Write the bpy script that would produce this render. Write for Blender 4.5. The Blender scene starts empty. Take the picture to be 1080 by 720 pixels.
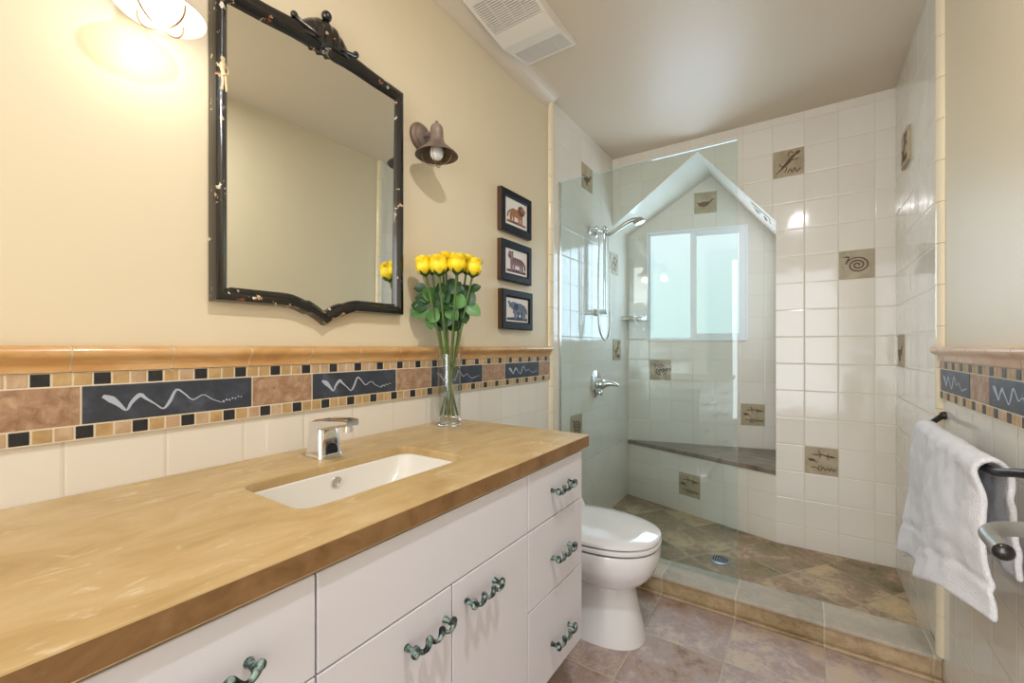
import bpy, bmesh, math, random
from mathutils import Vector, Matrix, noise
S = bpy.context.scene
COL = S.collection
random.seed(7)
PI = math.pi

# ------------------------------------------------------------------ camera, world, lights, exposure
CAM_H = 1.146
YAW = math.atan2(308, 455)
cam_data = bpy.data.cameras.new('camera')
cam_data.sensor_width = 36
cam_data.lens = 455 / 1080 * 36
cam_data.shift_y = 6 / 1080
cam_data.clip_start = 0.02
cam = bpy.data.objects.new('camera', cam_data)
COL.objects.link(cam)
cam.location = (0, 0, CAM_H)
cam.rotation_euler = (PI / 2, 0, YAW)
S.camera = cam

world = bpy.data.worlds.new('world')
world.use_nodes = True
world.node_tree.nodes['Background'].inputs[0].default_value = (0.75, 0.87, 1.0, 1)
world.node_tree.nodes['Background'].inputs[1].default_value = 0.6
S.world = world

S.view_settings.view_transform = 'Standard'
S.view_settings.look = 'None'
S.view_settings.gamma = 1
S.view_settings.use_curve_mapping = False
S.view_settings.exposure = 0.24


def area(name, loc, target, size, power, color, size_y=None, spread=PI):
    l = bpy.data.lights.new(name, 'AREA')
    l.energy = power
    l.color = color
    l.size = size
    if size_y:
        l.shape = 'RECTANGLE'
        l.size_y = size_y
    else:
        l.shape = 'DISK'
    l.spread = spread
    o = bpy.data.objects.new(name, l)
    COL.objects.link(o)
    o.location = loc
    o.rotation_euler = (Vector(target) - Vector(loc)).to_track_quat('-Z', 'Y').to_euler()
    return o


area('ceiling_lamp_light', (-0.05, 0.55, 2.455), (-0.05, 0.55, 0), 0.09, 12.5, (0.97, 0.975, 1.0))
area('added_fill_light', (-0.1, -2.35, 1.25), (-0.25, 1.5, 1.15), 1.45, 60.0, (0.86, 0.925, 1.0), 2.2)  # added cool fill behind the camera; no hallway opens there
area('window_daylight', (-0.655, 3.375, 1.60), (-0.40, 2.38, 1.58), 0.62, 8.5, (0.62, 0.80, 1.0), 0.78)


# ------------------------------------------------------------------ helpers
def lin(c):
    c = c / 255
    return c / 12.92 if c <= 0.04045 else ((c + 0.055) / 1.055) ** 2.4


def rgb(r, g, b):
    return (lin(r), lin(g), lin(b), 1)


class NT:
    def __init__(self, name):
        self.m = bpy.data.materials.new(name)
        self.m.use_nodes = True
        self.t = self.m.node_tree
        self.p = self.t.nodes['Principled BSDF']
        self.out = self.t.nodes['Material Output']

    def n(self, kind, **kw):
        x = self.t.nodes.new('ShaderNode' + kind)
        for k, v in kw.items():
            setattr(x, k, v)
        return x

    def l(self, a, b):
        self.t.links.new(a, b)

    def put(self, sock, v):
        if hasattr(v, 'is_linked') or hasattr(v, 'links'):
            self.l(v, sock)
        else:
            sock.default_value = v

    def math(self, op, a, b=None, c=None):
        x = self.n('Math', operation=op)
        self.put(x.inputs[0], a)
        if b is not None:
            self.put(x.inputs[1], b)
        if c is not None:
            self.put(x.inputs[2], c)
        return x.outputs[0]

    def mix(self, f, a, b, mode='MIX'):
        x = self.n('Mix', data_type='RGBA', blend_type=mode)
        self.put(x.inputs[0], f)
        self.put(x.inputs[6], a)
        self.put(x.inputs[7], b)
        return x.outputs[2]

    def noise(self, vec, scale, detail=4, rough=0.55, dist=0.0):
        x = self.n('TexNoise')
        if vec is not None:
            self.l(vec, x.inputs['Vector'])
        x.inputs['Scale'].default_value = scale
        x.inputs['Detail'].default_value = detail
        x.inputs['Roughness'].default_value = rough
        x.inputs['Distortion'].default_value = dist
        return x.outputs['Fac']

    def ramp(self, f, stops):
        x = self.n('ValToRGB')
        e = x.color_ramp.elements
        while len(e) < len(stops):
            e.new(0.5)
        for el, (p, c) in zip(e, stops):
            el.position = p
            el.color = c if len(c) == 4 else (*c, 1)
        self.l(f, x.inputs[0])
        return x.outputs[0]

    def pos(self):
        return self.n('NewGeometry').outputs['Position']

    def obj(self):
        return self.n('TexCoord').outputs['Object']

    def scale(self, vec, s):
        x = self.n('Mapping')
        self.l(vec, x.inputs[0])
        x.inputs['Scale'].default_value = s
        return x.outputs[0]

    def bump(self, h, strength=0.2, dist=0.002, normal=None):
        x = self.n('Bump')
        x.inputs['Strength'].default_value = strength
        x.inputs['Distance'].default_value = dist
        self.l(h, x.inputs['Height'])
        if normal is not None:
            self.l(normal, x.inputs['Normal'])
        self.l(x.outputs[0], self.p.inputs['Normal'])
        return x.outputs[0]


def plain(name, col, rough=0.5, metal=0.0, coat=0.0, spec=0.5, bump=None, vary=0.0):
    t = NT(name)
    t.p.inputs['Base Color'].default_value = col
    t.p.inputs['Roughness'].default_value = rough
    t.p.inputs['Metallic'].default_value = metal
    t.p.inputs['Coat Weight'].default_value = coat
    t.p.inputs['Coat Roughness'].default_value = 0.06
    t.p.inputs['Specular IOR Level'].default_value = spec
    if vary:
        f = t.noise(t.obj(), 14, 5)
        c2 = tuple(max(0, c * (1 - vary)) for c in col[:3]) + (1,)
        c3 = tuple(min(1, c * (1 + vary)) for c in col[:3]) + (1,)
        t.l(t.ramp(f, [(0.3, c2), (0.7, c3)]), t.p.inputs['Base Color'])
    if bump:
        sc, st = bump
        t.bump(t.noise(t.obj(), sc, 3), st, 0.001)
    return t.m


def white_tile():
    """glazed square wall tiles, grout from the UV map (metres)"""
    t = NT('white_wall_tile')
    uv = t.n('UVMap').outputs[0]
    sp = t.n('SeparateXYZ')
    t.l(uv, sp.inputs[0])
    g = []
    cells = []
    for i in (0, 1):
        q = t.math('DIVIDE', sp.outputs[i], 0.1545)
        cells.append(t.math('FLOOR', q))
        f = t.math('SUBTRACT', q, cells[-1])
        d = t.math('ABSOLUTE', t.math('SUBTRACT', f, 0.5))
        g.append(d)
    edge = t.math('MAXIMUM', g[0], g[1])
    grout = t.math('GREATER_THAN', edge, 0.4905)
    soft = t.n('MapRange', interpolation_type='SMOOTHSTEP')
    t.l(edge, soft.inputs[0])
    soft.inputs[1].default_value = 0.465
    soft.inputs[2].default_value = 0.495
    comb = t.n('CombineXYZ')
    t.l(cells[0], comb.inputs[0])
    t.l(cells[1], comb.inputs[1])
    wn = t.n('TexWhiteNoise', noise_dimensions='2D')
    t.l(comb.outputs[0], wn.inputs['Vector'])
    tile = t.mix(wn.outputs['Value'], rgb(229, 222, 210), rgb(233, 227, 217))
    t.l(t.mix(grout, tile, rgb(216, 208, 190)), t.p.inputs['Base Color'])
    t.l(t.math('MULTIPLY_ADD', grout, 0.5, 0.10), t.p.inputs['Roughness'])
    t.p.inputs['Coat Weight'].default_value = 0.0
    t.p.inputs['Coat Roughness'].default_value = 0.04
    wob = t.noise(t.pos(), 9, 1)
    hgt = t.math('ADD', t.math('MULTIPLY', soft.outputs[0], -1.0), t.math('MULTIPLY', wob, 1.6))
    t.bump(hgt, 0.35, 0.0018)
    return t.m


def slate_floor(name, pitch, ox, oy, rot, cols, grout):
    """stone floor tiles, joints from the position"""
    t = NT(name)
    P = t.pos()
    mp = t.n('Mapping', vector_type='TEXTURE')
    t.l(P, mp.inputs[0])
    mp.inputs['Location'].default_value = (ox, oy, 0)
    mp.inputs['Rotation'].default_value = (0, 0, rot)
    sp = t.n('SeparateXYZ')
    t.l(mp.outputs[0], sp.inputs[0])
    ds, cells = [], []
    wig = t.math('MULTIPLY', t.math('SUBTRACT', t.noise(P, 25, 2), 0.5), 0.012)
    for i in (0, 1):
        q = t.math('ADD', t.math('DIVIDE', sp.outputs[i], pitch), wig)
        c = t.math('FLOOR', q)
        cells.append(c)
        ds.append(t.math('ABSOLUTE', t.math('SUBTRACT', t.math('SUBTRACT', q, c), 0.5)))
    edge = t.math('MAXIMUM', ds[0], ds[1])
    g = t.n('MapRange', interpolation_type='SMOOTHSTEP')
    t.l(edge, g.inputs[0])
    g.inputs[1].default_value = 0.5 - 0.0045 / pitch
    g.inputs[2].default_value = 0.5 - 0.0018 / pitch
    comb = t.n('CombineXYZ')
    t.l(cells[0], comb.inputs[0])
    t.l(cells[1], comb.inputs[1])
    wn = t.n('TexWhiteNoise', noise_dimensions='2D')
    t.l(comb.outputs[0], wn.inputs['Vector'])
    off = t.n('VectorMath', operation='SCALE')
    t.l(wn.outputs['Color'], off.inputs[0])
    off.inputs['Scale'].default_value = 7.0
    pv = t.n('VectorMath', operation='ADD')
    t.l(P, pv.inputs[0])
    t.l(off.outputs[0], pv.inputs[1])
    f1 = t.noise(pv.outputs[0], 5.5, 8, 0.62, 0.4)
    f2 = t.noise(pv.outputs[0], 34, 10, 0.78, 0.3)
    mixf = t.math('ADD', t.math('MULTIPLY', f1, 0.56), t.math('MULTIPLY', f2, 0.44))
    mixf = t.math('ADD', mixf, t.math('MULTIPLY', t.math('SUBTRACT', wn.outputs['Value'], 0.5), 0.13))
    n = len(cols)
    base = t.ramp(mixf, [(0.36 + 0.29 * i / (n - 1), c) for i, c in enumerate(cols)])
    vein = t.noise(pv.outputs[0], 11, 8, 0.6, 1.2)
    vein = t.math('ABSOLUTE', t.math('SUBTRACT', vein, 0.5))
    vein = t.math('LESS_THAN', vein, 0.007)
    base = t.mix(t.math('MULTIPLY', vein, 0.28), base, rgb(206, 192, 172))
    t.l(t.mix(g.outputs[0], base, grout), t.p.inputs['Base Color'])
    t.l(t.math('MULTIPLY_ADD', f2, 0.3, 0.26), t.p.inputs['Roughness'])
    hh = t.math('SUBTRACT', f2, t.math('MULTIPLY', g.outputs[0], 0.9))
    t.bump(hh, 0.45, 0.004)
    return t.m


def stone(name, stops, scale=8, rough=0.4, coat=0.0, stretch=(1, 1, 1), bump=0.1, flecks=None, dist=0.6):
    t = NT(name)
    P = t.scale(t.pos(), stretch)
    f = t.noise(P, scale, 8, 0.62, dist)
    c = t.ramp(f, stops)
    if flecks:
        fc, thr, fs = flecks
        m = t.math('ADD', t.math('MULTIPLY', t.noise(t.scale(t.pos(), (1.0, 0.5, 1)), fs, 8, 0.65, 0.8), .6), t.math('MULTIPLY', t.noise(t.pos(), 9, 3), .4))
        m2 = t.n('MapRange', interpolation_type='SMOOTHSTEP')
        t.l(m, m2.inputs[0])
        m2.inputs[1].default_value = thr - .05
        m2.inputs[2].default_value = thr + 0.05
        c = t.mix(t.math('MULTIPLY', m2.outputs[0], 0.55), c, fc)
    t.l(c, t.p.inputs['Base Color'])
    t.p.inputs['Roughness'].default_value = rough
    t.p.inputs['Coat Weight'].default_value = coat
    t.p.inputs['Coat Roughness'].default_value = 0.12
    if bump:
        t.bump(t.noise(P, scale * 6, 6), bump, 0.002)
    return t.m


def thin_glass(name, tint, gloss=1.0, rough=0.0):
    t = NT(name)
    tr = t.n('BsdfTransparent')
    tr.inputs[0].default_value = tint
    gl = t.n('BsdfGlossy')
    gl.inputs['Roughness'].default_value = rough
    lw_ = t.n('LayerWeight')
    lw_.inputs[0].default_value = 0.5
    sch = t.math('MULTIPLY_ADD', t.math('POWER', lw_.outputs['Facing'], 5.0), 0.90, 0.04)
    mx = t.n('MixShader')
    t.l(t.math('MULTIPLY', sch, gloss), mx.inputs[0])
    t.l(tr.outputs[0], mx.inputs[1])
    t.l(gl.outputs[0], mx.inputs[2])
    t.l(mx.outputs[0], t.out.inputs[0])
    return t.m


def emit(name, col, strength):
    t = NT(name)
    t.p.inputs['Base Color'].default_value = col
    t.p.inputs['Emission Color'].default_value = col
    t.p.inputs['Emission Strength'].default_value = strength
    return t.m


class MB:
    """collects geometry, then links it as one mesh object"""

    def __init__(self):
        self.v, self.f, self.mi, self.uv = [], [], [], {}

    def add(self, verts, faces, mi=0, uvs=None):
        o = len(self.v)
        self.v += [tuple(x) for x in verts]
        for k, fc in enumerate(faces):
            if uvs:
                self.uv[len(self.f)] = uvs[k]
            self.f.append([i + o for i in fc])
            self.mi.append(mi)
        return self

    def quad(self, a, b, c, d, mi=0, uv=None):
        return self.add([a, b, c, d], [[0, 1, 2, 3]], mi, [uv] if uv else None)

    def box(self, lo, hi, mi=0, b=0.0, M=None):
        x0, y0, z0 = lo
        x1, y1, z1 = hi
        if b:
            bm = bmesh.new()
            bmesh.ops.create_cube(bm, size=1)
            for v in bm.verts:
                v.co = Vector((x0 + (v.co.x + .5) * (x1 - x0), y0 + (v.co.y + .5) * (y1 - y0), z0 + (v.co.z + .5) * (z1 - z0)))
            bmesh.ops.bevel(bm, geom=bm.edges[:], offset=b, segments=2, profile=0.5, affect='EDGES')
            vs = [v.co.copy() for v in bm.verts]
            bm.verts.index_update()
            fs = [[v.index for v in f.verts] for f in bm.faces]
            bm.free()
        else:
            vs = [Vector(p) for p in ((x0, y0, z0), (x1, y0, z0), (x1, y1, z0), (x0, y1, z0), (x0, y0, z1), (x1, y0, z1), (x1, y1, z1), (x0, y1, z1))]
            fs = [[0, 3, 2, 1], [4, 5, 6, 7], [0, 1, 5, 4], [1, 2, 6, 5], [2, 3, 7, 6], [3, 0, 4, 7]]
        if M is not None:
            vs = [M @ v for v in vs]
        return self.add(vs, fs, mi)

    def rings(self, rs, mi=0, cap0=True, cap1=True, closed=True):
        n = len(rs[0])
        vs = [p for r in rs for p in r]
        fs = []
        for i in range(len(rs) - 1):
            for j in range(n if closed else n - 1):
                k = (j + 1) % n
                fs.append([i * n + j, i * n + k, (i + 1) * n + k, (i + 1) * n + j])
        if cap0:
            fs.append(list(range(n))[::-1])
        if cap1:
            fs.append([(len(rs) - 1) * n + j for j in range(n)])
        return self.add(vs, fs, mi)

    def lathe(self, prof, c=(0, 0, 0), axis='Z', n=32, mi=0, M=None, cap0=True, cap1=True):
        rs = []
        for r, z in prof:
            ring = []
            for j in range(n):
                a = 2 * PI * j / n
                x, y = r * math.cos(a), r * math.sin(a)
                p = Vector((x, y, z)) if axis == 'Z' else (Vector((z, x, y)) if axis == 'X' else Vector((y, z, x)))
                if M is not None:
                    p = M @ p
                ring.append(p + Vector(c))
            rs.append(ring)
        return self.rings(rs, mi, cap0, cap1)

    def tube(self, pts, r, n=10, mi=0, closed=False, cap=True):
        pts = [Vector(p) for p in pts]
        rr = r if isinstance(r, (list, tuple)) else [r] * len(pts)
        rs = []
        N = len(pts)
        up = None
        for i, p in enumerate(pts):
            a = pts[i - 1] if i > 0 else (pts[-1] if closed else p)
            b = pts[(i + 1) % N] if (i < N - 1 or closed) else p
            d = (b - a)
            d = d.normalized() if d.length > 1e-9 else Vector((0, 0, 1))
            if up is None:
                up = Vector((0, 0, 1)) if abs(d.z) < 0.9 else Vector((1, 0, 0))
            s = d.cross(up)
            s.normalize()
            up = s.cross(d).normalized()
            rs.append([p + (s * math.cos(2 * PI * k / n) + up * math.sin(2 * PI * k / n)) * rr[i] for k in range(n)])
        if closed:
            rs.append(rs[0])
        return self.rings(rs, mi, cap and not closed, cap and not closed)

    def sphere(self, c, r, n=16, m=10, mi=0, sc=(1, 1, 1)):
        rs = []
        for i in range(1, m):
            t = PI * i / m
            rs.append([Vector((c[0] + r * sc[0] * math.sin(t) * math.cos(2 * PI * j / n), c[1] + r * sc[1] * math.sin(t) * math.sin(2 * PI * j / n), c[2] - r * sc[2] * math.cos(t))) for j in range(n)])
        return self.rings(rs, mi)

    def prism(self, poly, o, U, V, N, h, mi=0):
        """polygon (u, v) in the plane o, U, V raised by h along N"""
        o, U, V, N = Vector(o), Vector(U), Vector(V), Vector(N)
        a = [o + U * u + V * v for u, v in poly]
        b = [p + N * h for p in a]
        n = len(a)
        return self.add(a + b, [list(range(n))[::-1], list(range(n, 2 * n))] + [[i, (i + 1) % n, n + (i + 1) % n, n + i] for i in range(n)], mi)

    def ribbon(self, pts, w, o, U, V, N, h, mi=0):
        """a line of varying width in a plane"""
        L, R = [], []
        n = len(pts)
        ws = w if isinstance(w, (list, tuple)) else [w] * n
        for i in range(n):
            a = Vector(pts[max(0, i - 1)])
            b = Vector(pts[min(n - 1, i + 1)])
            d = (b - a).normalized()
            nn = Vector((-d.y, d.x))
            L.append(tuple(Vector(pts[i]) + nn * ws[i] / 2))
            R.append(tuple(Vector(pts[i]) - nn * ws[i] / 2))
        for i in range(n - 1):
            self.prism([L[i], R[i], R[i + 1], L[i + 1]], o, U, V, N, h, mi)
        return self

    def build(self, name, mats, parent=None, smooth=None, loc=None, recalc=True):
        base = Vector(loc) if loc else Vector((0, 0, 0))
        off = base.copy()
        q = parent
        while q is not None:
            off += q.location
            q = q.parent
        me = bpy.data.meshes.new(name)
        me.from_pydata([tuple(Vector(v) - off) for v in self.v], [], self.f)
        if not isinstance(mats, (list, tuple)):
            mats = [mats]
        for m in mats:
            me.materials.append(m)
        me.polygons.foreach_set('material_index', self.mi)
        if self.uv:
            ul = me.uv_layers.new(name='UVMap')
            for p in me.polygons:
                if p.index in self.uv:
                    for k, li in enumerate(p.loop_indices):
                        ul.data[li].uv = self.uv[p.index][k]
        if recalc and not self.uv:
            bm = bmesh.new()
            bm.from_mesh(me)
            bmesh.ops.remove_doubles(bm, verts=bm.verts[:], dist=1e-6)
            bmesh.ops.recalc_face_normals(bm, faces=bm.faces[:])
            bm.to_mesh(me)
            bm.free()
        me.update()
        if smooth is not None:
            me.polygons.foreach_set('use_smooth', [True] * len(me.polygons))
            me.set_sharp_from_angle(angle=math.radians(smooth))
        o = bpy.data.objects.new(name, me)
        COL.objects.link(o)
        o.location = base
        if parent is not None:
            o.parent = parent
        return o


def thing(name, label, cat, loc=(0, 0, 0), group=None):
    o = bpy.data.objects.new(name, None)
    o.empty_display_size = 0.05
    COL.objects.link(o)
    o.location = loc
    tag(o, label, cat, group)
    return o


def tag(o, label, cat, group=None):
    o['label'] = label
    o['category'] = cat
    if group:
        o['group'] = group
    return o


def struct(o, label=None):
    o['kind'] = 'structure'
    if label:
        o['label'] = label
    return o


def smooth_path(pts, n=8):
    """Catmull-Rom through the points"""
    P = [Vector(p) for p in pts]
    out = []
    for i in range(len(P) - 1):
        a = P[i - 1] if i else P[0] * 2 - P[1]
        b, c = P[i], P[i + 1]
        d = P[i + 2] if i + 2 < len(P) else P[-1] * 2 - P[-2]
        for k in range(n):
            t = k / n
            out.append(0.5 * ((2 * b) + (c - a) * t + (2 * a - 5 * b + 4 * c - d) * t * t + (3 * b - a - 3 * c + d) * t ** 3))
    out.append(P[-1])
    return out


# ------------------------------------------------------------------ materials
M = {}
M['paint'] = plain('cream_wall_paint', rgb(223, 209, 180), 0.42, spec=0.35, bump=(6, 0.12))
M['ceil'] = plain('tan_ceiling_paint', rgb(214, 200, 180), 0.42, spec=0.5, bump=(5, 0.15))
M['tile'] = white_tile()
M['trimtile'] = plain('glazed_cream_trim', rgb(236, 224, 196), 0.16, coat=0.3)
M['floor'] = slate_floor('slate_floor_tile', 0.305, -0.24, 1.735, 0.0,
                         [rgb(128, 100, 78), rgb(172, 142, 122), rgb(172, 152, 148), rgb(204, 182, 164), rgb(208, 180, 142)], rgb(196, 180, 160))
M['showerfloor'] = slate_floor('shower_slate_tile', 0.305, -0.085, 2.56, -0.63,
                               [rgb(96, 84, 62), rgb(142, 128, 88), rgb(162, 132, 108), rgb(196, 172, 136), rgb(214, 184, 136)], rgb(180, 162, 132))
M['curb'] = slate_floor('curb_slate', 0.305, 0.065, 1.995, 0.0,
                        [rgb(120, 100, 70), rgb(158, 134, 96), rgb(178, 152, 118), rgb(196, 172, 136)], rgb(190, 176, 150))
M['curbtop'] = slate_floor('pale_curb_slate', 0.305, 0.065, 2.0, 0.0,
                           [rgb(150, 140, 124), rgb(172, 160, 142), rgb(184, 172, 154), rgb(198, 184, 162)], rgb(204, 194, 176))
M['bench'] = stone('slate_bench', [(0.3, rgb(92, 80, 70)), (0.5, rgb(132, 116, 100)), (0.7, rgb(160, 140, 122))], 7, 0.35, stretch=(1, 3, 1), bump=0.3)
M['rail'] = stone('honey_marble_rail', [(0.3, rgb(186, 134, 78)), (0.5, rgb(206, 160, 104)), (0.72, rgb(224, 190, 142))], 5, 0.28, coat=0.3, stretch=(1, 1.0, 4), bump=0.05)
M['railpink'] = stone('pink_marble_rail', [(0.3, rgb(190, 140, 96)), (0.5, rgb(206, 166, 132)), (0.72, rgb(220, 190, 160))], 5, 0.28, coat=0.3, stretch=(1, 1, 4), bump=0.05)
M['tan'] = stone('tan_mosaic', [(0.3, rgb(164, 132, 86)), (0.55, rgb(190, 158, 110)), (0.75, rgb(208, 180, 138))], 22, 0.5, bump=0.2)
M['tan2'] = stone('rosy_mosaic', [(0.3, rgb(172, 140, 108)), (0.55, rgb(192, 162, 130)), (0.75, rgb(210, 186, 156))], 22, 0.5, bump=0.2)
M['brown'] = stone('brown_border_tile', [(0.32, rgb(142, 108, 80)), (0.5, rgb(166, 132, 104)), (0.68, rgb(190, 160, 130))], 46, 0.5, bump=0.5)
M['black'] = stone('black_mosaic', [(0.3, rgb(26, 27, 30)), (0.6, rgb(42, 43, 48)), (0.8, rgb(64, 64, 68))], 20, 0.4, bump=0.1)
M['slate'] = stone('charcoal_slate', [(0.3, rgb(40, 44, 52)), (0.55, rgb(58, 64, 76)), (0.8, rgb(92, 100, 114))], 16, 0.42, bump=0.25)
M['chalk'] = plain('pale_etching', rgb(176, 184, 198), 0.7)
M['grout'] = plain('cream_grout', rgb(222, 210, 186), 0.8)
M['decor'] = stone('taupe_relief_tile', [(0.3, rgb(156, 143, 114)), (0.5, rgb(174, 159, 130)), (0.7, rgb(190, 176, 146))], 16, 0.4, bump=0.3)
M['motif'] = plain('brown_motif', rgb(98, 66, 44), 0.5)
M['cab'] = plain('white_cabinet_lacquer', rgb(228, 228, 236), 0.3, spec=0.5)
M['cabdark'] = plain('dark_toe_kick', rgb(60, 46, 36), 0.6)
M['counter'] = stone('golden_limestone', [(0.28, rgb(172, 142, 92)), (0.5, rgb(194, 165, 116)), (0.72, rgb(206, 182, 140))], 7, 0.36, coat=0.0,
                     stretch=(1.5, .6, 1), bump=0.05, flecks=(rgb(226, 210, 178), 0.60, 48), dist=1.0)
M['counteredge'] = stone('dark_limestone_edge', [(0.28, rgb(112, 80, 46)), (0.5, rgb(136, 102, 62)), (0.72, rgb(154, 122, 82))], 14, 0.4, bump=0.1, flecks=(rgb(176, 146, 108), 0.66, 60))  # front edge in a darker stone tone than the top
M['verd'] = NT('verdigris_metal').m


def verdigris():
    t = NT('verdigris')
    f = t.noise(t.obj(), 90, 4)
    c = t.ramp(f, [(0.40, rgb(18, 21, 21)), (0.5, rgb(74, 90, 86)), (0.62, rgb(152, 174, 166))])
    t.l(c, t.p.inputs['Base Color'])
    t.p.inputs['Metallic'].default_value = 0.35
    t.p.inputs['Roughness'].default_value = 0.45
    return t.m


M['verd'] = verdigris()
M['porc'] = plain('white_porcelain', rgb(234, 232, 232), 0.08, coat=0.5)
M['sink'] = plain('biscuit_porcelain', rgb(230, 226, 218), 0.15, coat=0.3)
M['dark'] = plain('dark_gap', rgb(28, 28, 30), 0.7)
M['chrome'] = plain('chrome', (0.78, 0.79, 0.80, 1), 0.06, 1.0)
M['nickel'] = plain('brushed_nickel', (0.62, 0.60, 0.56, 1), 0.22, 1.0)
M['blackgloss'] = plain('black_sensor', rgb(10, 10, 12), 0.1)
M['mirror'] = plain('mirror_silver', (0.86, 0.88, 0.82, 1), 0.0, 1.0)


def lacquer():
    t = NT('black_chinoiserie_lacquer')
    P = t.pos()
    a = t.noise(P, 55, 5, 0.6)
    b = t.noise(P, 13, 3, 0.5)
    band = t.math('MULTIPLY', t.math('GREATER_THAN', a, 0.585), t.math('GREATER_THAN', b, 0.555))
    hue = t.ramp(t.noise(P, 30, 2), [(0.4, rgb(140, 74, 44)), (0.5, rgb(196, 170, 130)), (0.6, rgb(222, 214, 200))])
    t.l(t.mix(band, rgb(20, 19, 18), hue), t.p.inputs['Base Color'])
    t.p.inputs['Roughness'].default_value = 0.2
    t.p.inputs['Coat Weight'].default_value = 0.5
    t.bump(t.noise(P, 60, 3), 0.12, 0.002)
    return t.m


M['lacq'] = lacquer()
M['goldpaint'] = plain('worn_gilt', rgb(134, 100, 62), 0.4, vary=0.4)
M['figurepaint'] = plain('faded_figure_paint', rgb(196, 176, 140), 0.5, vary=.5)
M['bronze'] = plain('weathered_bronze', rgb(124, 106, 96), 0.5, 0.2, vary=0.35)
M['bronzein'] = plain('dark_shade_lining', rgb(92, 76, 60), 0.5, 0.1)
M['glowshade'] = plain('glow_paled_metal', rgb(176, 168, 158), 0.45, 0.1, vary=0.12)  # bulb glow painted in: paler than the matching bronze shade
M['glowlining'] = plain('glow_whitened_lining', rgb(236, 228, 214), 0.4)  # bulb glow painted into the lining as near-white
M['wire'] = plain('cage_wire', rgb(150, 124, 96), 0.4, 0.4)
M['bulblit'] = emit('lit_bulb', (1.0, 0.95, 0.86, 1), 1.6)
M['bulboff'] = plain('opal_bulb', rgb(248, 250, 248), 0.15)
M['frameblack'] = plain('black_picture_frame', rgb(13, 13, 23), 0.5, spec=0.25)
M['frameside'] = plain('brown_frame_edge', rgb(84, 58, 40), 0.4)
M['mat'] = plain('white_print_paper', rgb(232, 226, 220), 0.6)
M['ink1'] = plain('sepia_print', rgb(170, 116, 84), 0.7, vary=0.3)
M['ink1d'] = plain('dark_sepia_print', rgb(116, 72, 52), 0.7, vary=0.3)
M['ink2'] = plain('mauve_print', rgb(150, 120, 130), 0.7, vary=0.3)
M['ink2d'] = plain('dark_mauve_print', rgb(92, 72, 84), 0.7, vary=0.3)
M['ink3'] = plain('blue_grey_print', rgb(112, 124, 146), 0.7, vary=0.3)
M['ink3d'] = plain('dark_blue_grey_print', rgb(64, 74, 98), 0.7, vary=0.3)
M['petal'] = None


def petal():
    t = NT('yellow_petal')
    f = t.noise(t.obj(), 40, 3)
    c = t.ramp(f, [(0.3, rgb(250, 208, 10)), (0.55, rgb(253, 226, 40)), (0.75, rgb(254, 238, 110))])
    t.l(c, t.p.inputs['Base Color'])
    t.p.inputs['Roughness'].default_value = 0.5
    t.p.inputs['Subsurface Weight'].default_value = 0.15
    t.p.inputs['Subsurface Radius'].default_value = (0.01, 0.008, 0.002)
    t.p.inputs['Subsurface Scale'].default_value = 0.3
    return t.m


M['petal'] = petal()
M['leaf'] = plain('rose_leaf_green', rgb(40, 78, 42), 0.4, vary=0.4)
M['leafpale'] = plain('pale_rose_leaf', rgb(84, 130, 72), 0.4, vary=0.3)
M['stem'] = plain('rose_stem_green', rgb(78, 104, 42), 0.5, vary=0.4)
M['vase'] = thin_glass('clear_vase_glass', (0.985, 0.99, 0.988, 1), 1.6)
M['water'] = thin_glass('vase_water', (0.95, 0.975, 0.945, 1), 0.5)
gl = NT('solid_glass')
gl.p.inputs['Transmission Weight'].default_value = 1.0
gl.p.inputs['Roughness'].default_value = 0.02
gl.p.inputs['IOR'].default_value = 1.3
gl.p.inputs['Base Color'].default_value = (0.97, 0.985, 0.98, 1)
M['solidglass'] = gl.m
M['panel'] = thin_glass('shower_glass', (0.89, 0.942, 0.942, 1), 1.0)
M['paneledge'] = plain('green_glass_edge', rgb(150, 190, 186), 0.1, coat=0.5)
M['vinyl'] = plain('white_vinyl', rgb(236, 238, 242), 0.35)


def frosted():
    t = NT('frosted_window_glass')
    P = t.pos()
    sp = t.n('SeparateXYZ')
    t.l(P, sp.inputs[0])
    f = t.n('MapRange')
    t.l(sp.outputs[2], f.inputs[0])
    f.inputs[1].default_value = 1.2
    f.inputs[2].default_value = 2.0
    c = t.ramp(f.outputs[0], [(0.0, rgb(196, 220, 217)), (0.5, rgb(207, 228, 226)), (1.0, rgb(226, 240, 241))])
    k = t.noise(P, 160, 2)
    c = t.mix(t.math('MULTIPLY', k, 0.10), c, rgb(150, 190, 190))
    t.l(c, t.p.inputs['Emission Color'])
    t.p.inputs['Emission Strength'].default_value = 1.05
    t.p.inputs['Base Color'].default_value = rgb(30, 36, 36)
    t.p.inputs['Roughness'].default_value = 0.25
    t.bump(k, 0.3, 0.002)
    return t.m


M['frost'] = frosted()


def terry():
    t = NT('white_terry_cloth')
    t.p.inputs['Base Color'].default_value = rgb(240, 240, 243)
    t.p.inputs['Roughness'].default_value = 0.95
    t.p.inputs['Specular IOR Level'].default_value = 0.1
    t.p.inputs['Sheen Weight'].default_value = 0.15
    P = t.obj()
    a = t.noise(t.scale(P, (1, 1, 2.2)), 190, 3, 0.6)
    t.bump(a, 0.9, 0.006)
    return t.m


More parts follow.
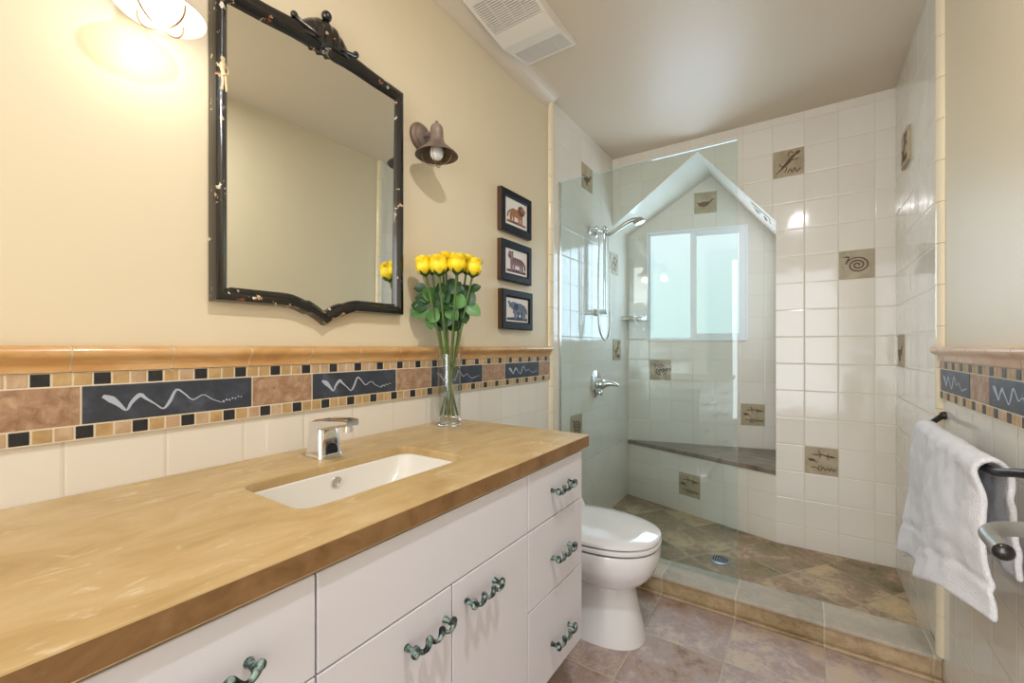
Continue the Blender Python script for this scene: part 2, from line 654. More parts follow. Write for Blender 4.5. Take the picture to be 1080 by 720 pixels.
M['towel'] = terry()
M['iron'] = plain('dark_wrought_iron', rgb(52, 46, 44), 0.4, 0.5, vary=0.3)
M['irongrey'] = plain('grey_forged_iron', rgb(146, 146, 142), 0.38, 0.35, vary=0.22)
M['blackcap'] = plain('black_end_cap', rgb(16, 14, 15), 0.25, coat=0.3)
M['fan'] = plain('white_plastic', rgb(236, 230, 222), 0.4)
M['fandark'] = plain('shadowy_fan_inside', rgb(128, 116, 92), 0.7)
M['drain'] = plain('steel_drain', (0.36, 0.40, 0.46, 1), 0.3, 0.9)

# ------------------------------------------------------------------ the room
XL, XR = -1.134, 0.392
PO = 0.002           # the paint lies a little behind the tile
YB, YF = 2.96, -2.5
ZC = 2.487
RAIL = 1.148
TY = 2.05            # where the shower tile begins
U0, V0 = 0.002, 0.124 - 0.1545 * 4


def wuv(*pts):
    return [(u, v - V0) for u, v in pts]


# left wall: painted above the rail, tiled below and in the shower
b = MB()
PR = 0.006           # tile stands a little proud of the paint
b.quad((XL - PO, YF, RAIL - .03), (XL - PO, TY, RAIL - .03), (XL - PO, TY, ZC + .05), (XL - PO, YF, ZC + .05), 0)
LW_DEEP = 3.62


def ltile(y0, y1, z0, z1, oy):
    b.quad((XL, y0, z0), (XL, y1, z0), (XL, y1, z1), (XL, y0, z1), 1, wuv((y0 - oy, z0), (y1 - oy, z0), (y1 - oy, z1), (y0 - oy, z1)))


# wainscot: vertical joints from 0.196 every 0.1545, a horizontal joint at 0.82
b.quad((XL, YF, 0), (XL, TY, 0), (XL, TY, 1.1), (XL, YF, 1.1), 1, [(YF - .196 + 3.09, 0.1545 * 5 - .82 + 0), (TY - .196 + 3.09, 0.1545 * 5 - .82), (TY - .196 + 3.09, 0.1545 * 5 - .82 + 1.1), (YF - .196 + 3.09, 0.1545 * 5 - .82 + 1.1)])
ltile(TY, LW_DEEP, -0.02, ZC + .02, 2.285 - 1.545)
b.quad((XL, TY, RAIL - .03), (XL - PO, TY, RAIL - .03), (XL - PO, TY, ZC), (XL, TY, ZC), 0)
struct(b.build('wall_left', [M['paint'], M['tile']], recalc=False))

b = MB()
b.quad((XR + PO, TY + .03, RAIL - .03), (XR + PO, YF, RAIL - .03), (XR + PO, YF, ZC + .02), (XR + PO, TY + .03, ZC + .02), 0)
b.quad((XR, TY + .03, -.02), (XR, YF, -.02), (XR, YF, 1.1), (XR, TY + .03, 1.1), 1, wuv((-TY - .03 + 3.12, .03), (-YF + 3.12, .03), (-YF + 3.12, 1.15), (-TY - .03 + 3.12, 1.15)))
b.quad((XR, YB + .3, -.02), (XR, TY + .03, -.02), (XR, TY + .03, ZC + .02), (XR, YB + .3, ZC + .02), 1,
       wuv((-YB - .3 + 3.8105, -.02), (-TY - .03 + 3.8105, -.02), (-TY - .03 + 3.8105, ZC + .02), (-YB - .3 + 3.8105, ZC + .02)))
struct(b.build('wall_right', [M['paint'], M['tile']], recalc=False))

# rear wall with its gabled recess: gable front, angled window wall, angled lower wall, soffits, jamb
JX = -0.136
PEAK = (-0.566, 2.402)
EL, ER = 2.006, 1.885
SL = 0.26


def inner_y(x):
    return 3.29 + SL * (x - XL)


b = MB()


def bq(pts, uvf, mi=0):
    b.add(pts, [list(range(len(pts)))], mi, [[uvf(p) for p in pts]])


fu = lambda p: (p[0] - U0 + 1.545, p[2] - V0)
bq([(JX, YB, -.02), (XR, YB, -.02), (XR, YB, ZC + .02), (JX, YB, ZC + .02)], fu)
bq([(PEAK[0], YB, PEAK[1]), (JX, YB, ER), (JX, YB, ZC + .02), (PEAK[0], YB, ZC + .02)], fu)
bq([(XL, YB, EL), (PEAK[0], YB, PEAK[1]), (PEAK[0], YB, ZC + .02), (XL, YB, ZC + .02)], fu)
# soffits
su = lambda p: (p[1] - YB + 1.545 - 0.02, math.hypot(p[0] - PEAK[0], p[2] - PEAK[1]) + 0.02)
bq([(XL, YB, EL), (XL, inner_y(XL) + .01, EL), (PEAK[0], inner_y(PEAK[0]) + .01, PEAK[1]), (PEAK[0], YB, PEAK[1])], su)
bq([(PEAK[0], YB, PEAK[1]), (PEAK[0], inner_y(PEAK[0]) + .01, PEAK[1]), (JX, inner_y(JX) + .01, ER), (JX, YB, ER)], su)
ju = lambda p: (p[1] - YB + 1.545, p[2] - V0)
bq([(JX, YB, .40), (JX, YB, ER), (JX, inner_y(JX) + .01, ER), (JX, inner_y(JX) + .01, .40)], ju)
# lower wall under the bench
SLW = -(3.285 - YB) / (JX - XL)
lw = math.hypot(1, SLW)
lu = lambda p: ((p[0] + .724) * lw + 1.545, p[2] - V0)
bq([(XL, 3.285, -.02), (JX, YB, -.02), (JX, YB, .42), (XL, 3.285, .42)], lu)
# window wall, with the window opening
iw = math.hypot(1, SL)
iu = lambda p: ((p[0] + .981) * iw + 1.545, p[2] - V0)
WX0, WX1, WZ0, WZ1 = -1.0, -0.333, 1.192, 2.022


def ip(x, z, dy=0.0):
    return (x, inner_y(x) + dy, z)


top = lambda x: EL + (PEAK[1] - EL) * (x - XL) / (PEAK[0] - XL) if x < PEAK[0] else ER + (PEAK[1] - ER) * (x - JX) / (PEAK[0] - JX)
bq([ip(XL, .40), ip(JX, .40), ip(JX, WZ0), ip(XL, WZ0)], iu)
bq([ip(XL, WZ0), ip(WX0, WZ0), ip(WX0, top(WX0)), ip(XL, top(XL))], iu)
bq([ip(WX1, WZ0), ip(JX, WZ0), ip(JX, top(JX)), ip(WX1, top(WX1))], iu)
bq([ip(WX0, WZ1), ip(WX1, WZ1), ip(WX1, top(WX1)), ip(PEAK[0], PEAK[1]), ip(WX0, top(WX0))], iu)
struct(b.build('wall_back', [M['tile']], recalc=False))

b = MB()
b.quad((XL - PO, YF, -.02), (XR + PO, YF, -.02), (XR + PO, YF, ZC), (XL - PO, YF, ZC), 0)
struct(b.build('wall_front', M['paint'], recalc=False))

# ceiling with a soft plaster cove along the painted left wall
b = MB()
ys = [YF + (TY - YF) * i / 24 for i in range(25)]
prev = None
for i, y in enumerate(ys):
    rz = 0.075 + 0.012 * math.sin(y * 4.1) * (1 if y < 1.9 else 0.3)
    rx = 0.085
    if y > 1.75:
        k = (y - 1.75) / (TY - 1.75)
        rz *= 1 - 0.3 * k
    ring = [Vector((XL - PO + .0005 + rx * (1 - math.cos(a)), y, ZC - rz * (1 - math.sin(a)))) for a in [PI / 2 * j / 8 for j in range(9)]]
    ring.append(Vector((XR + PO, y, ZC)))
    if prev:
        for j in range(9):
            b.quad(prev[j], prev[j + 1], ring[j + 1], ring[j])
    prev = ring
b.quad((XL - PO, TY, ZC), (XR + PO, TY, ZC), (XR + PO, YB + .3, ZC), (XL - PO, YB + .3, ZC))
struct(b.build('ceiling', M['ceil'], smooth=60, recalc=False))

b = MB()
b.quad((XL, YF, 0), (XR, YF, 0), (XR, 2.07, 0), (XL, 2.07, 0), 0)
b.add([(XL, 2.2, 0.004), (XR, 2.2, 0.004), (XR, YB, .004), (JX, YB, .004), (XL, 3.29, .004)], [[0, 1, 2, 3, 4]], 1)
struct(b.build('floor', [M['floor'], M['showerfloor']], recalc=False))

# curb in three lengths of stone
b = MB()
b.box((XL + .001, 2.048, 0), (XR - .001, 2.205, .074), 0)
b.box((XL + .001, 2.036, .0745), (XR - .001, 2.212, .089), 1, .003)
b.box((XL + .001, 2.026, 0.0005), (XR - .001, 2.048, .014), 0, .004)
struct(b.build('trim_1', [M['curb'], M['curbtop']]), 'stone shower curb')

# bench slab
b = MB()
poly = [(XL + .001, 3.279), (JX - .001, YB - .012), (JX - .001, inner_y(JX) - .001), (XL + .001, inner_y(XL) - .001)]
b.prism(poly, (0, 0, .400), (1, 0, 0), (0, 1, 0), (0, 0, 1), .028)
tag(b.build('shower_bench', M['bench']), 'wedge-shaped dark slate bench ledge under the shower window', 'bench')

# cream glazed trims where the shower tile begins
for side, k in ((XL, 1), (XR, -1)):
    b = MB()
    z0 = 0.092 if k == 1 else 0.092
    nseg = 17
    for i in range(nseg):
        za = z0 + (ZC - z0) * i / nseg
        zb = z0 + (ZC - z0) * (i + 1) / nseg - .0015
        prof = []
        for j in range(9):
            a = PI * j / 8
            prof.append((side + k * (-.004 + .022 * math.sin(a)), 2.05 + .026 * -math.cos(a)))
        b.rings([[Vector((x, y, za)) for x, y in prof], [Vector((x, y, zb)) for x, y in prof]])
    struct(b.build('trim_2' if k == 1 else 'trim_3', M['trimtile'], smooth=50), 'cream glazed edge trim')


# stone chair rail and mosaic border: wall-local coordinates, p = outwards
def rail_profile():
    return [(-.012, 1.148), (.010, 1.149), (.022, 1.147), (.028, 1.141), (.029, 1.134), (.025, 1.127), (.017, 1.122), (.013, 1.116), (.012, 1.100), (-.002, 1.100)]


def border(side, k, y_end, joints, slates, browns, black_top, black_bot, mats, railname, bordname):
    b = MB()
    r = MB()
    js = [j for j in joints if j < y_end - .01] + [y_end]
    for a, c in zip(js[:-1], js[1:]):
        r.rings([[Vector((side + k * p, y, z)) for p, z in rail_profile()] for y in (a + .0018, c - .0018)], 0)
    r.rings([[Vector((side + k * (p - .0016), y, z + (1.124 - z) * .05)) for p, z in rail_profile()] for y in (js[0] + .002, y_end - .003)], 1)
    struct(r.build(railname, [mats[0], M['grout']], smooth=40), 'stone chair rail')
    y0 = js[0]
    # grout bed
    b.box((min(side, side + k * .0086), y0, .972), (max(side, side + k * .0086), y_end, 1.099), 0)

    def tl(ya, yb, za, zb, mi, pr=.0095):
        ya, yb = ya + .0015, min(yb, y_end) - .0015
        if yb - ya < .004:
            return
        b.box((min(side, side + k * pr), ya, za + .0014), (max(side, side + k * pr), yb, zb - .0014), mi, .001)

    pit = 0.0825 / 3
    rnd = random.Random(3)
    for ph, za, zb in ((black_top, 1.0735, 1.099), (black_bot, .973, .9995)):
        y = ph
        n = 0
        while y > y0:
            y -= 3 * pit
        while y < y_end:
            if y + pit > y0:
                mi = 3 if n % 3 == 0 else (1 if rnd.random() < .6 else 2)
                tl(max(y, y0), y + pit, za, zb, mi)
            y += pit
            n += 1
    for a, c in browns:
        tl(a, c, .9995, 1.0735, 4)
    struct(b.build(bordname, [M['grout'], mats[1], mats[2], M['black'], M['brown']]), 'mosaic tile border')


YE = 2.022
border(XL, 1, YE, [-1.353 + .1555 * i for i in range(23)], [], [(-1.2, -.70), (-.395, -.24), (-.24, -.09), (-.09, .062), (.062, .217), (.521, .677), (.974, 1.137), (1.439, 1.605), (1.91, YE)], .151, .126, (M['rail'], M['tan'], M['tan2']), 'trim_4', 'trim_5')
border(XR, -1, 2.075, [-.2 + .1555 * i for i in range(16)], [], [(2.011, 2.075), (1.56, 1.71), (1.09, 1.25), (.64, .79), (.17, .33)], .13, .10, (M['railpink'], M['tan'], M['tan2']), 'trim_6', 'trim_7')

SNAKE = [(0.10, 0.70), (0.141, 0.60), (0.178, 0.45), (0.217, 0.28), (0.243, 0.48), (0.286, 0.66), (0.316, 0.56), (0.368, 0.38), (0.414, 0.23), (0.451, 0.42), (0.49, 0.74), (0.539, 0.60), (0.589, 0.41), (0.655, 0.53), (0.714, 0.37), (0.776, 0.25)]
SNW = [.006, .013, .008, .003, .006, .0085, .005, .0024, .0032, .0062, .0042, .003, .0024, .002, .0018, .0016]


def slate_tile(side, k, ya, yb, label, flip=False, amp=1.0, cut=None):
    t = thing('slate_tile', label, 'tile', (side, (ya + yb) / 2, .9995), 'slate tiles etched with a snake')
    b = MB()
    b.box((min(side, side + k * .010), ya + .0015, 1.0008), (max(side, side + k * .010), yb - .0015, 1.0722), 0, .0015)
    b.build('tile_face', M['slate'], t)
    e = MB()
    w, hgt = yb - ya, .074
    f = (lambda u: u) if not flip else (lambda u: 1 - u)
    pts = [(f(u) * w, (.5 + (v - .5) * amp) * hgt) for u, v in SNAKE]
    pts2 = smooth_path([(p[0], p[1], 0) for p in pts], 4)
    ws = []
    for i in range(len(SNW) - 1):
        for q in range(4):
            ws.append(SNW[i] + (SNW[i + 1] - SNW[i]) * q / 4)
    ws.append(SNW[-1])
    o, N = (side + k * .0099, ya, .9995), (k, 0, 0)
    e.ribbon([(p.x, p.y) for p in pts2], ws, o, (0, 1, 0), (0, 0, 1), N, .0006)
    for i in range(7):
        u = .79 + .021 * i
        v = .27 + .016 * i + .03 * (i % 2)
        rr = .0026 - .00018 * i
        e.prism([(f(u) * w + rr * math.cos(a * PI / 4), v * hgt + rr * math.sin(a * PI / 4)) for a in range(8)], o, (0, 1, 0), (0, 0, 1), N, .0007)
    e.build('snake_etching', M['chalk'], t)
    return t


slate_tile(XL, 1, .217, .521, 'long charcoal slate tile with pale etched snake, left of the mirror above the counter')
slate_tile(XL, 1, .677, .974, 'charcoal slate tile with etched snake below the mirror, above the faucet')
slate_tile(XL, 1, 1.137, 1.439, 'charcoal slate tile with etched snake partly behind the glass vase')
slate_tile(XL, 1, 1.605, 1.91, 'charcoal slate tile with etched snake below the three animal prints', amp=.9)
slate_tile(XR, -1, 1.71, 2.011, 'slate tile with etched snake on the right wall, next to the shower trim', True)
slate_tile(XR, -1, 1.25, 1.56, 'slate tile with etched snake on the right wall, above the towel', True)

# ------------------------------------------------------------------ window
w = struct(bpy.data.objects.new('window_1', None), 'white sliding window with frosted panes')
COL.objects.link(w)
ia = math.atan(SL)
w.location = ip(WX0, WZ0)
w.rotation_euler = (0, 0, ia)
WW = (WX1 - WX0) * iw
WH = WZ1 - WZ0


def wbuild(b, name, mat, **kw):
    o = b.build(name, mat, None, **kw)
    o.parent = w
    return o


def rect_frame(b, x0, x1, z0, z1, y0, y1, wd, bev=.003):
    b.box((x0, y0, z0), (x0 + wd, y1, z1), 0, bev)
    b.box((x1 - wd, y0, z0), (x1, y1, z1), 0, bev)
    b.box((x0 + wd, y0, z0), (x1 - wd, y1, z0 + wd), 0, bev)
    b.box((x0 + wd, y0, z1 - wd), (x1 - wd, y1, z1), 0, bev)


b = MB()
rect_frame(b, 0, WW, 0, WH, -.014, .05, .016)
wbuild(b, 'frame', M['vinyl'])
b = MB()
rect_frame(b, .016, WW * .5, .012, WH - .012, .0145, .032, .012)
wbuild(b, 'sash', M['vinyl'])
b = MB()
rect_frame(b, WW * .45, WW - .014, .014, WH - .014, -.010, .014, .042)
wbuild(b, 'sash', M['vinyl'])
b = MB()
b.box((.024, .018, .02), (WW * .46, .024, WH - .02))
wbuild(b, 'frosted_pane', M['frost'])
b = MB()
b.box((WW * .45 + .040, -.002, .052), (WW - .054, .004, WH - .052))
wbuild(b, 'frosted_pane', M['frost'])
b = MB()
b.box((WW * .465, -.020, WH - .05), (WW * .485, -.010, WH - .025), 0, .002)
wbuild(b, 'latch', M['vinyl'])

# ------------------------------------------------------------------ decorative relief tiles
T = 0.1545


def ell(cx, cy, rx, ry, rot=0, n=14):
    return [(cx + rx * math.cos(2 * PI * i / n) * math.cos(rot) - ry * math.sin(2 * PI * i / n) * math.sin(rot), cy + rx * math.cos(2 * PI * i / n) * math.sin(rot) + ry * math.sin(2 * PI * i / n) * math.cos(rot)) for i in range(n)]


def m_spiral():
    pts, ws = [], []
    n = 64
    for i in range(n):
        t = i / (n - 1)
        a = -0.5 + t * 2 * PI * 2.55
        r = .03 + .30 * t
        pts.append((.53 + r * math.cos(a) * 1.0, .47 + r * math.sin(a) * .86))
        ws.append(.05 if t < .9 else .04)
    # tail running out to the left at the top
    pts += [(.30, .765), (.18, .775), (.08, .77)]
    ws += [.045, .03, .012]
    return [('r', pts, ws), ('p', ell(.24, .77, .07, .028))]


def m_lizard():
    return [('r', [(.10, .14), (.25, .27), (.40, .42), (.52, .55), (.60, .66), (.70, .76), (.80, .82)], [.02, .045, .10, .13, .10, .07, .10]),
            ('r', [(.52, .72), (.50, .84), (.58, .90), (.66, .84)], .03), ('r', [(.58, .58), (.72, .58), (.84, .60)], .03),
            ('r', [(.38, .36), (.26, .42), (.22, .50)], .03), ('r', [(.44, .36), (.44, .24), (.36, .16)], .03),
            ('r', [(.48, .12), (.56, .26), (.62, .12), (.70, .28), (.76, .12), (.88, .24)], .035), ('p', ell(.80, .83, .075, .055, .5))]


def m_fish():
    return [('r', [(.18, .72), (.34, .72), (.50, .74), (.66, .71), (.80, .69), (.94, .68)], [.01, .04, .035, .05, .08, .01]),
            ('r', [(.42, .88), (.47, .76), (.46, .62)], .03), ('r', [(.70, .80), (.68, .66), (.72, .58)], .03),
            ('p', ell(.22, .52, .11, .05, -.1)), ('r', [(.30, .50), (.38, .44)], .03),
            ('r', [(.20, .26), (.34, .26), (.44, .18)] + [(.50 + .06 * i, .24 + (.05 if i % 2 else -.05)) for i in range(8)], .03),
            ('r', [(.44, .18), (.42, .30), (.50, .32), (.54, .24)], .025)]


def m_bird():
    return [('p', ell(.42, .42, .24, .12, .05)), ('r', [(.58, .46), (.72, .52), (.80, .62), (.90, .62)], [.14, .07, .05, .02]),
            ('r', [(.22, .46), (.12, .52)], [.08, .02]), ('r', [(.40, .32), (.38, .18)], .025), ('r', [(.48, .32), (.50, .18)], .025)]


def m_kite():
    return [('r', [(.2, .3), (.4, .6), (.6, .4), (.8, .72)], [.03, .07, .07, .03]), ('p', ell(.5, .75, .10, .07)), ('r', [(.3, .2), (.5, .3), (.7, .18)], .04)]


def relief_tile(o, U, V, N, motif, label, w=T, hgt=T, pr=.004):
    """o = lower left corner in metres on the wall"""
    o, U, V, N = Vector(o), Vector(U).normalized(), Vector(V).normalized(), Vector(N).normalized()
    t = thing('relief_tile', label, 'tile', tuple(o + U * w / 2), 'taupe relief tiles set in the shower walls')
    b = MB()
    g = .0015
    b.prism([(g, g), (w - g, g), (w - g, hgt - g), (g, hgt - g)], o - N * .003, U, V, N, pr + .003)
    b.build('tile_face', M['decor'], t)
    e = MB()
    oo = o + N * (pr - .0003)
    for kind, pts, *ws in motif():
        pts = [(u * w, v * hgt) for u, v in pts]
        if kind == 'p':
            e.prism(pts, oo, U, V, N, .0022)
        else:
            q = ws[0]
            if len(pts) < 12:
                sm = smooth_path([(p[0], p[1], 0) for p in pts], 4)
                if isinstance(q, list):
                    q = [q[i] + (q[i + 1] - q[i]) * k / 4 for i in range(len(q) - 1) for k in range(4)] + [q[-1]]
                pts = [(p.x, p.y) for p in sm]
            q = [x * w for x in q] if isinstance(q, list) else q * w
            e.ribbon(pts, q, oo, U, V, N, .002)
    e.build('motif', M['motif'], t)


zk = lambda k: 0.124 + T * k
X1, Z1 = (1, 0, 0), (0, 0, 1)
relief_tile((-.1525, YB, zk(13)), X1, Z1, (0, -1, 0), m_lizard, 'taupe tile with a lizard motif, highest on the rear shower wall')
relief_tile((.1565, YB, zk(9)), X1, Z1, (0, -1, 0), m_spiral, 'taupe tile with a coiled snake on the rear shower wall')
relief_tile((.002, YB, zk(2)), X1, Z1, (0, -1, 0), m_fish, 'taupe tile with fish figures, lowest on the rear shower wall')
ui = Vector((1, SL, 0)).normalized()
ni = Vector((SL, -1, 0)).normalized()
relief_tile(ip(-.676, zk(13)), ui, Z1, ni, m_bird, 'taupe tile with a bird above the shower window')
relief_tile(ip(-.981, zk(5)), ui, Z1, ni, m_spiral, 'taupe tile with a coil below the shower window, left')
relief_tile(ip(-.378, zk(3)), ui, Z1, ni, m_fish, 'taupe tile with two fish just above the slate bench')
ul_ = Vector((1, SLW, 0)).normalized()
nl_ = Vector((SLW, -1, 0)).normalized()
relief_tile((-.724, 3.285 + SLW * (-.724 - XL), zk(0)), ul_, Z1, nl_, m_fish, 'taupe fish tile set low below the slate bench, behind the glass')
for y, k, mt, lb in ((2.44, 13, m_bird, 'taupe tile high on the left shower wall, above the glass edge'), (2.905, 10, m_kite, 'taupe tile beside the shower head bar'),
                     (2.96, 6, m_lizard, 'taupe tile on the left shower wall below the hose'), (2.285, 3, m_spiral, 'taupe coil tile on the left shower wall, below the shower valve')):
    relief_tile((XL, y, zk(k)), (0, 1, 0), Z1, (1, 0, 0), mt, lb)
relief_tile((XR, 2.7205, zk(12)), (0, -1, 0), Z1, (-1, 0, 0), m_lizard, 'taupe tile high on the right shower wall', pr=.012)
relief_tile((XR, 2.875, zk(6)), (0, -1, 0), Z1, (-1, 0, 0), m_bird, 'taupe tile at mid height on the right shower wall')

sl_ = Vector((PEAK[0] - JX, 0, PEAK[1] - ER)).normalized()
relief_tile(Vector((-.223, 3.06, 1.991)) - sl_ * .077, (0, 1, 0), sl_, (-sl_.z, 0, sl_.x), m_fish, 'taupe tile on the sloping right soffit above the shower window')

# ------------------------------------------------------------------ shower glass, fittings
GY = 2.152
t = thing('shower_screen', 'frameless clear glass panel standing on the shower curb', 'shower screen', (-.69, GY, .0895))
b = MB()
gx0, gx1, gz0, gz1 = XL + .004, -.245, .0895, 2.068
b.quad((gx0, GY - .005, gz0), (gx1, GY - .005, gz0), (gx1, GY - .005, gz1), (gx0, GY - .005, gz1), 0)
b.quad((gx0, GY + .005, gz0), (gx0, GY + .005, gz1), (gx1, GY + .005, gz1), (gx1, GY + .005, gz0), 0)
b.quad((gx1, GY - .005, gz0), (gx1, GY + .005, gz0), (gx1, GY + .005, gz1), (gx1, GY - .005, gz1), 1)
b.quad((gx0, GY - .005, gz1), (gx1, GY - .005, gz1), (gx1, GY + .005, gz1), (gx0, GY + .005, gz1), 1)
b.quad((gx0, GY - .005, gz0), (gx0, GY + .005, gz0), (gx0, GY + .005, gz1), (gx0, GY - .005, gz1), 1)
b.build('glass_panel', [M['panel'], M['paneledge']], t, recalc=False)
b = MB()
b.box((XL + .001, GY - .008, gz0), (XL + .006, GY + .008, gz1))
b.build('wall_channel', M['nickel'], t)

t = thing('hand_shower', 'chrome hand shower on a slide bar with looped hose', 'shower', (XL, 2.62, 1.38))
BX, BY = XL + .062, 2.655
b = MB()
b.tube([(BX, BY, 1.365), (BX, BY, 1.90)], .0095, 12)
b.build('slide_bar', M['chrome'], t, smooth=50)
for z in (1.375, 1.893):
    b = MB()
    b.lathe([(.026, 0), (.026, .006), (.018, .012), (.015, .05), (.017, .062), (.016, .076), (.010, .080)], (XL, BY, z), 'X', 20)
    b.build('bracket', M['chrome'], t, smooth=40)
b = MB()
b.lathe([(.026, 0), (.026, .006), (.016, .012), (.014, .03), (.017, .05), (.012, .062)], (XL, BY - .105, 1.893), 'X', 20)
b.tube([(XL + .04, BY - .105, 1.893), (BX, BY, 1.893)], .010, 12)
b.sphere((BX, BY, 1.915), .018, 14, 8)
b.build('supply_elbow', M['chrome'], t, smooth=40)
b = MB()
hs = smooth_path([(BX + .012, BY, 1.872), (BX + .045, BY + .02, 1.885), (BX + .10, BY + .045, 1.925), (BX + .15, BY + .065, 1.955), (BX + .185, BY + .08, 1.962)], 5)
b.tube(hs, [.011 + .005 * (i / len(hs)) for i in range(len(hs))], 12)
n = Vector((.35, .10, -.93)).normalized()
Q = n.to_track_quat('Z', 'Y').to_matrix().to_4x4()
hd = MB()
hd.lathe([(.010, -.026), (.026, -.018), (.036, -.004), (.038, .006), (.034, .012), (.010, .013)], (BX + .198, BY + .086, 1.950), 'Z', 24, M=Q.to_3x3())
ho = b.build('handset', M['nickel'], t, smooth=50)
hd.build('spray_head', M['nickel'], t, smooth=40)
b = MB()
hp = smooth_path([(BX + .01, BY - .10, 1.87), (BX + .005, BY - .105, 1.70), (BX + .002, BY - .11, 1.45), (BX + .005, BY - .10, 1.27), (BX + .02, BY - .055, 1.195), (BX + .03, BY - .005, 1.23), (BX + .03, BY + .02, 1.36), (BX + .025, BY + .02, 1.62), (BX + .018, BY + .004, 1.86)], 10)
b.tube(hp, .0062, 10)
b.build('hose', M['nickel'], t, smooth=60)

VY, VZ = 2.655, .905
t = thing('shower_valve', 'round chrome shower valve with lever on the left shower wall', 'valve', (XL, VY, VZ))
b = MB()
b.lathe([(.088, 0), (.088, .004), (.078, .012), (.045, .018), (.040, .020)], (XL, VY, VZ), 'X', 36)
b.build('escutcheon', M['chrome'], t, smooth=40)
b = MB()
b.lathe([(.036, .018), (.034, .05), (.026, .064), (.010, .068)], (XL, VY, VZ), 'X', 24)
b.tube(smooth_path([(XL + .045, VY, VZ), (XL + .10, VY + .012, VZ + .006), (XL + .150, VY + .02, VZ - .006)], 5), [.026, .024, .022, .020, .019, .018, .017, .015, .013, .011, .007], 14)
b.build('lever', M['chrome'], t, smooth=50)
b = MB()
b.sphere((XL + .026, VY + .012, VZ - .058), .019, 14, 8)
b.build('diverter_knob', M['chrome'], t, smooth=60)

t = thing('corner_shelf', 'small grey corner soap shelf left of the shower window', 'shelf', (XL + .06, 3.24, 1.35))
b = MB()
cs = [(XL + .001, inner_y(XL) - .002), (XL + .001, 3.13)] + [(XL + .001 + .15 * math.sin(a), 3.30 - .165 * math.cos(a) + .02 * math.sin(a)) for a in [PI / 2 * i / 8 for i in range(1, 8)]] + [(XL + .155, inner_y(XL + .155) - .002)]
b.prism(cs, (0, 0, 1.352), (1, 0, 0), (0, 1, 0), (0, 0, 1), .014)
b.build('shelf_board', M['nickel'], t)
b = MB()
b.tube([(XL + .002, 3.14, 1.372), (XL + .08, 3.165, 1.374), (XL + .145, 3.25, 1.374), (XL + .155, 3.315, 1.372)], .004, 8)
b.build('rim_wire', M['chrome'], t)

t = thing('floor_drain', 'round metal floor drain in the shower slate', 'drain', (-.372, 2.545, .004))
b = MB()
b.lathe([(.052, 0), (.052, .003), (.046, .005), (.001, .005)], (-.372, 2.545, .0035), 'Z', 28)
b.build('flange', M['drain'], t, smooth=30)
b = MB()
for i in range(-3, 4):
    hw = math.sqrt(max(.0, .040 ** 2 - (i * .011) ** 2))
    b.box((-.372 + i * .011 - .003, 2.545 - hw, .0086), (-.372 + i * .011 + .003, 2.545 + hw, .0094))
b.build('grate_slots', M['dark'], t)

# ------------------------------------------------------------------ vanity cabinet, worktop, sink
FX = -.574
SX0, SX1, SY0, SY1 = -.928, -.700, .405, .838
t = thing('vanity_cabinet', 'white flat-front bathroom vanity cabinet under the golden stone worktop', 'cabinet', (-.86, .5, 0))
b = MB()
b.box((XL + .002, -.40, .238), (FX - .020, 1.2385, .70))
b.box((XL + .002, -.40, .70), (FX - .020, SY0 - .02, .8315))
b.box((XL + .002, SY1 + .02, .70), (FX - .020, 1.2385, .8315))
b.build('carcass', M['cab'], t)
b = MB()
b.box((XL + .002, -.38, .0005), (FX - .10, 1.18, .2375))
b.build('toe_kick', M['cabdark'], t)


def front(name, y0, y1, z0, z1):
    b = MB()
    b.box((FX - .0195, y0 + .0015, z0 + .0015), (FX, y1 - .0015, z1 - .0015), 0, .0018)
    return b.build(name, M['cab'], t)


def handle(par, y, z, hw=.052, seed=0):
    """a cast pull shaped like a wriggling snake"""
    rr = random.Random(seed)
    b = MB()
    pts, rad = [], []
    n = 40
    for i in range(n + 1):
        u = i / n
        a = u * 2 * PI * 3.2 + .6
        pts.append((FX + .022 + .0045 * math.cos(a), y - hw + 2 * hw * u, z + .0062 * math.sin(a)))
        rad.append(.0058 - .0010 * u + .0012 * math.sin(a))
    b.tube(pts, rad, 10)
    b.sphere(pts[0], .0080, 10, 7)
    b.sphere(pts[-1], .0068, 10, 7)
    for u in (.04, .96):
        yy = y - hw + 2 * hw * u
        b.tube([(FX - .0005, yy, z + .003), (FX + .010, yy, z + .003), (FX + .022, yy, z + .002)], [.0068, .0048, .006], 10)
    return b.build('handle', M['verd'], par, smooth=60)


for y0, y1, hy in ((.921, 1.238, 1.092), (.035, .352, .211)):
    for z0, z1, hz in ((.679, .826, .750), (.475, .679, .566), (.240, .475, .330)):
        d = front('drawer', y0, y1, z0, z1)
        handle(d, hy, hz, .055)
front('tilt_panel', .352, .921, .679, .826)
d = front('door', .352, .638, .240, .679)
handle(d, .568, .619)
d = front('door', .638, .921, .240, .679)
handle(d, .728, .623)
front('filler_panel', -.40, .035, .240, .826)

CX, CT, CB = -.563, .870, .832
b = MB()
outer = [(XL + .001, -.45), (CX, -.45), (CX, 1.268), (XL + .001, 1.268)]


def rrect(x0, x1, y0, y1, r, n=6):
    out = []
    for cx, cy, a0 in ((x1 - r, y1 - r, 0), (x0 + r, y1 - r, 90), (x0 + r, y0 + r, 180), (x1 - r, y0 + r, 270)):
        for i in range(n + 1):
            a = math.radians(a0 + 90 * i / n)
            out.append((cx + r * math.cos(a), cy + r * math.sin(a)))
    return out


hole = rrect(SX0, SX1, SY0, SY1, .035)
bm = bmesh.new()


def loop(pts, z):
    vs = [bm.verts.new((x, y, z)) for x, y in pts]
    es = [bm.edges.new((vs[i], vs[(i + 1) % len(vs)])) for i in range(len(vs))]
    return vs, es


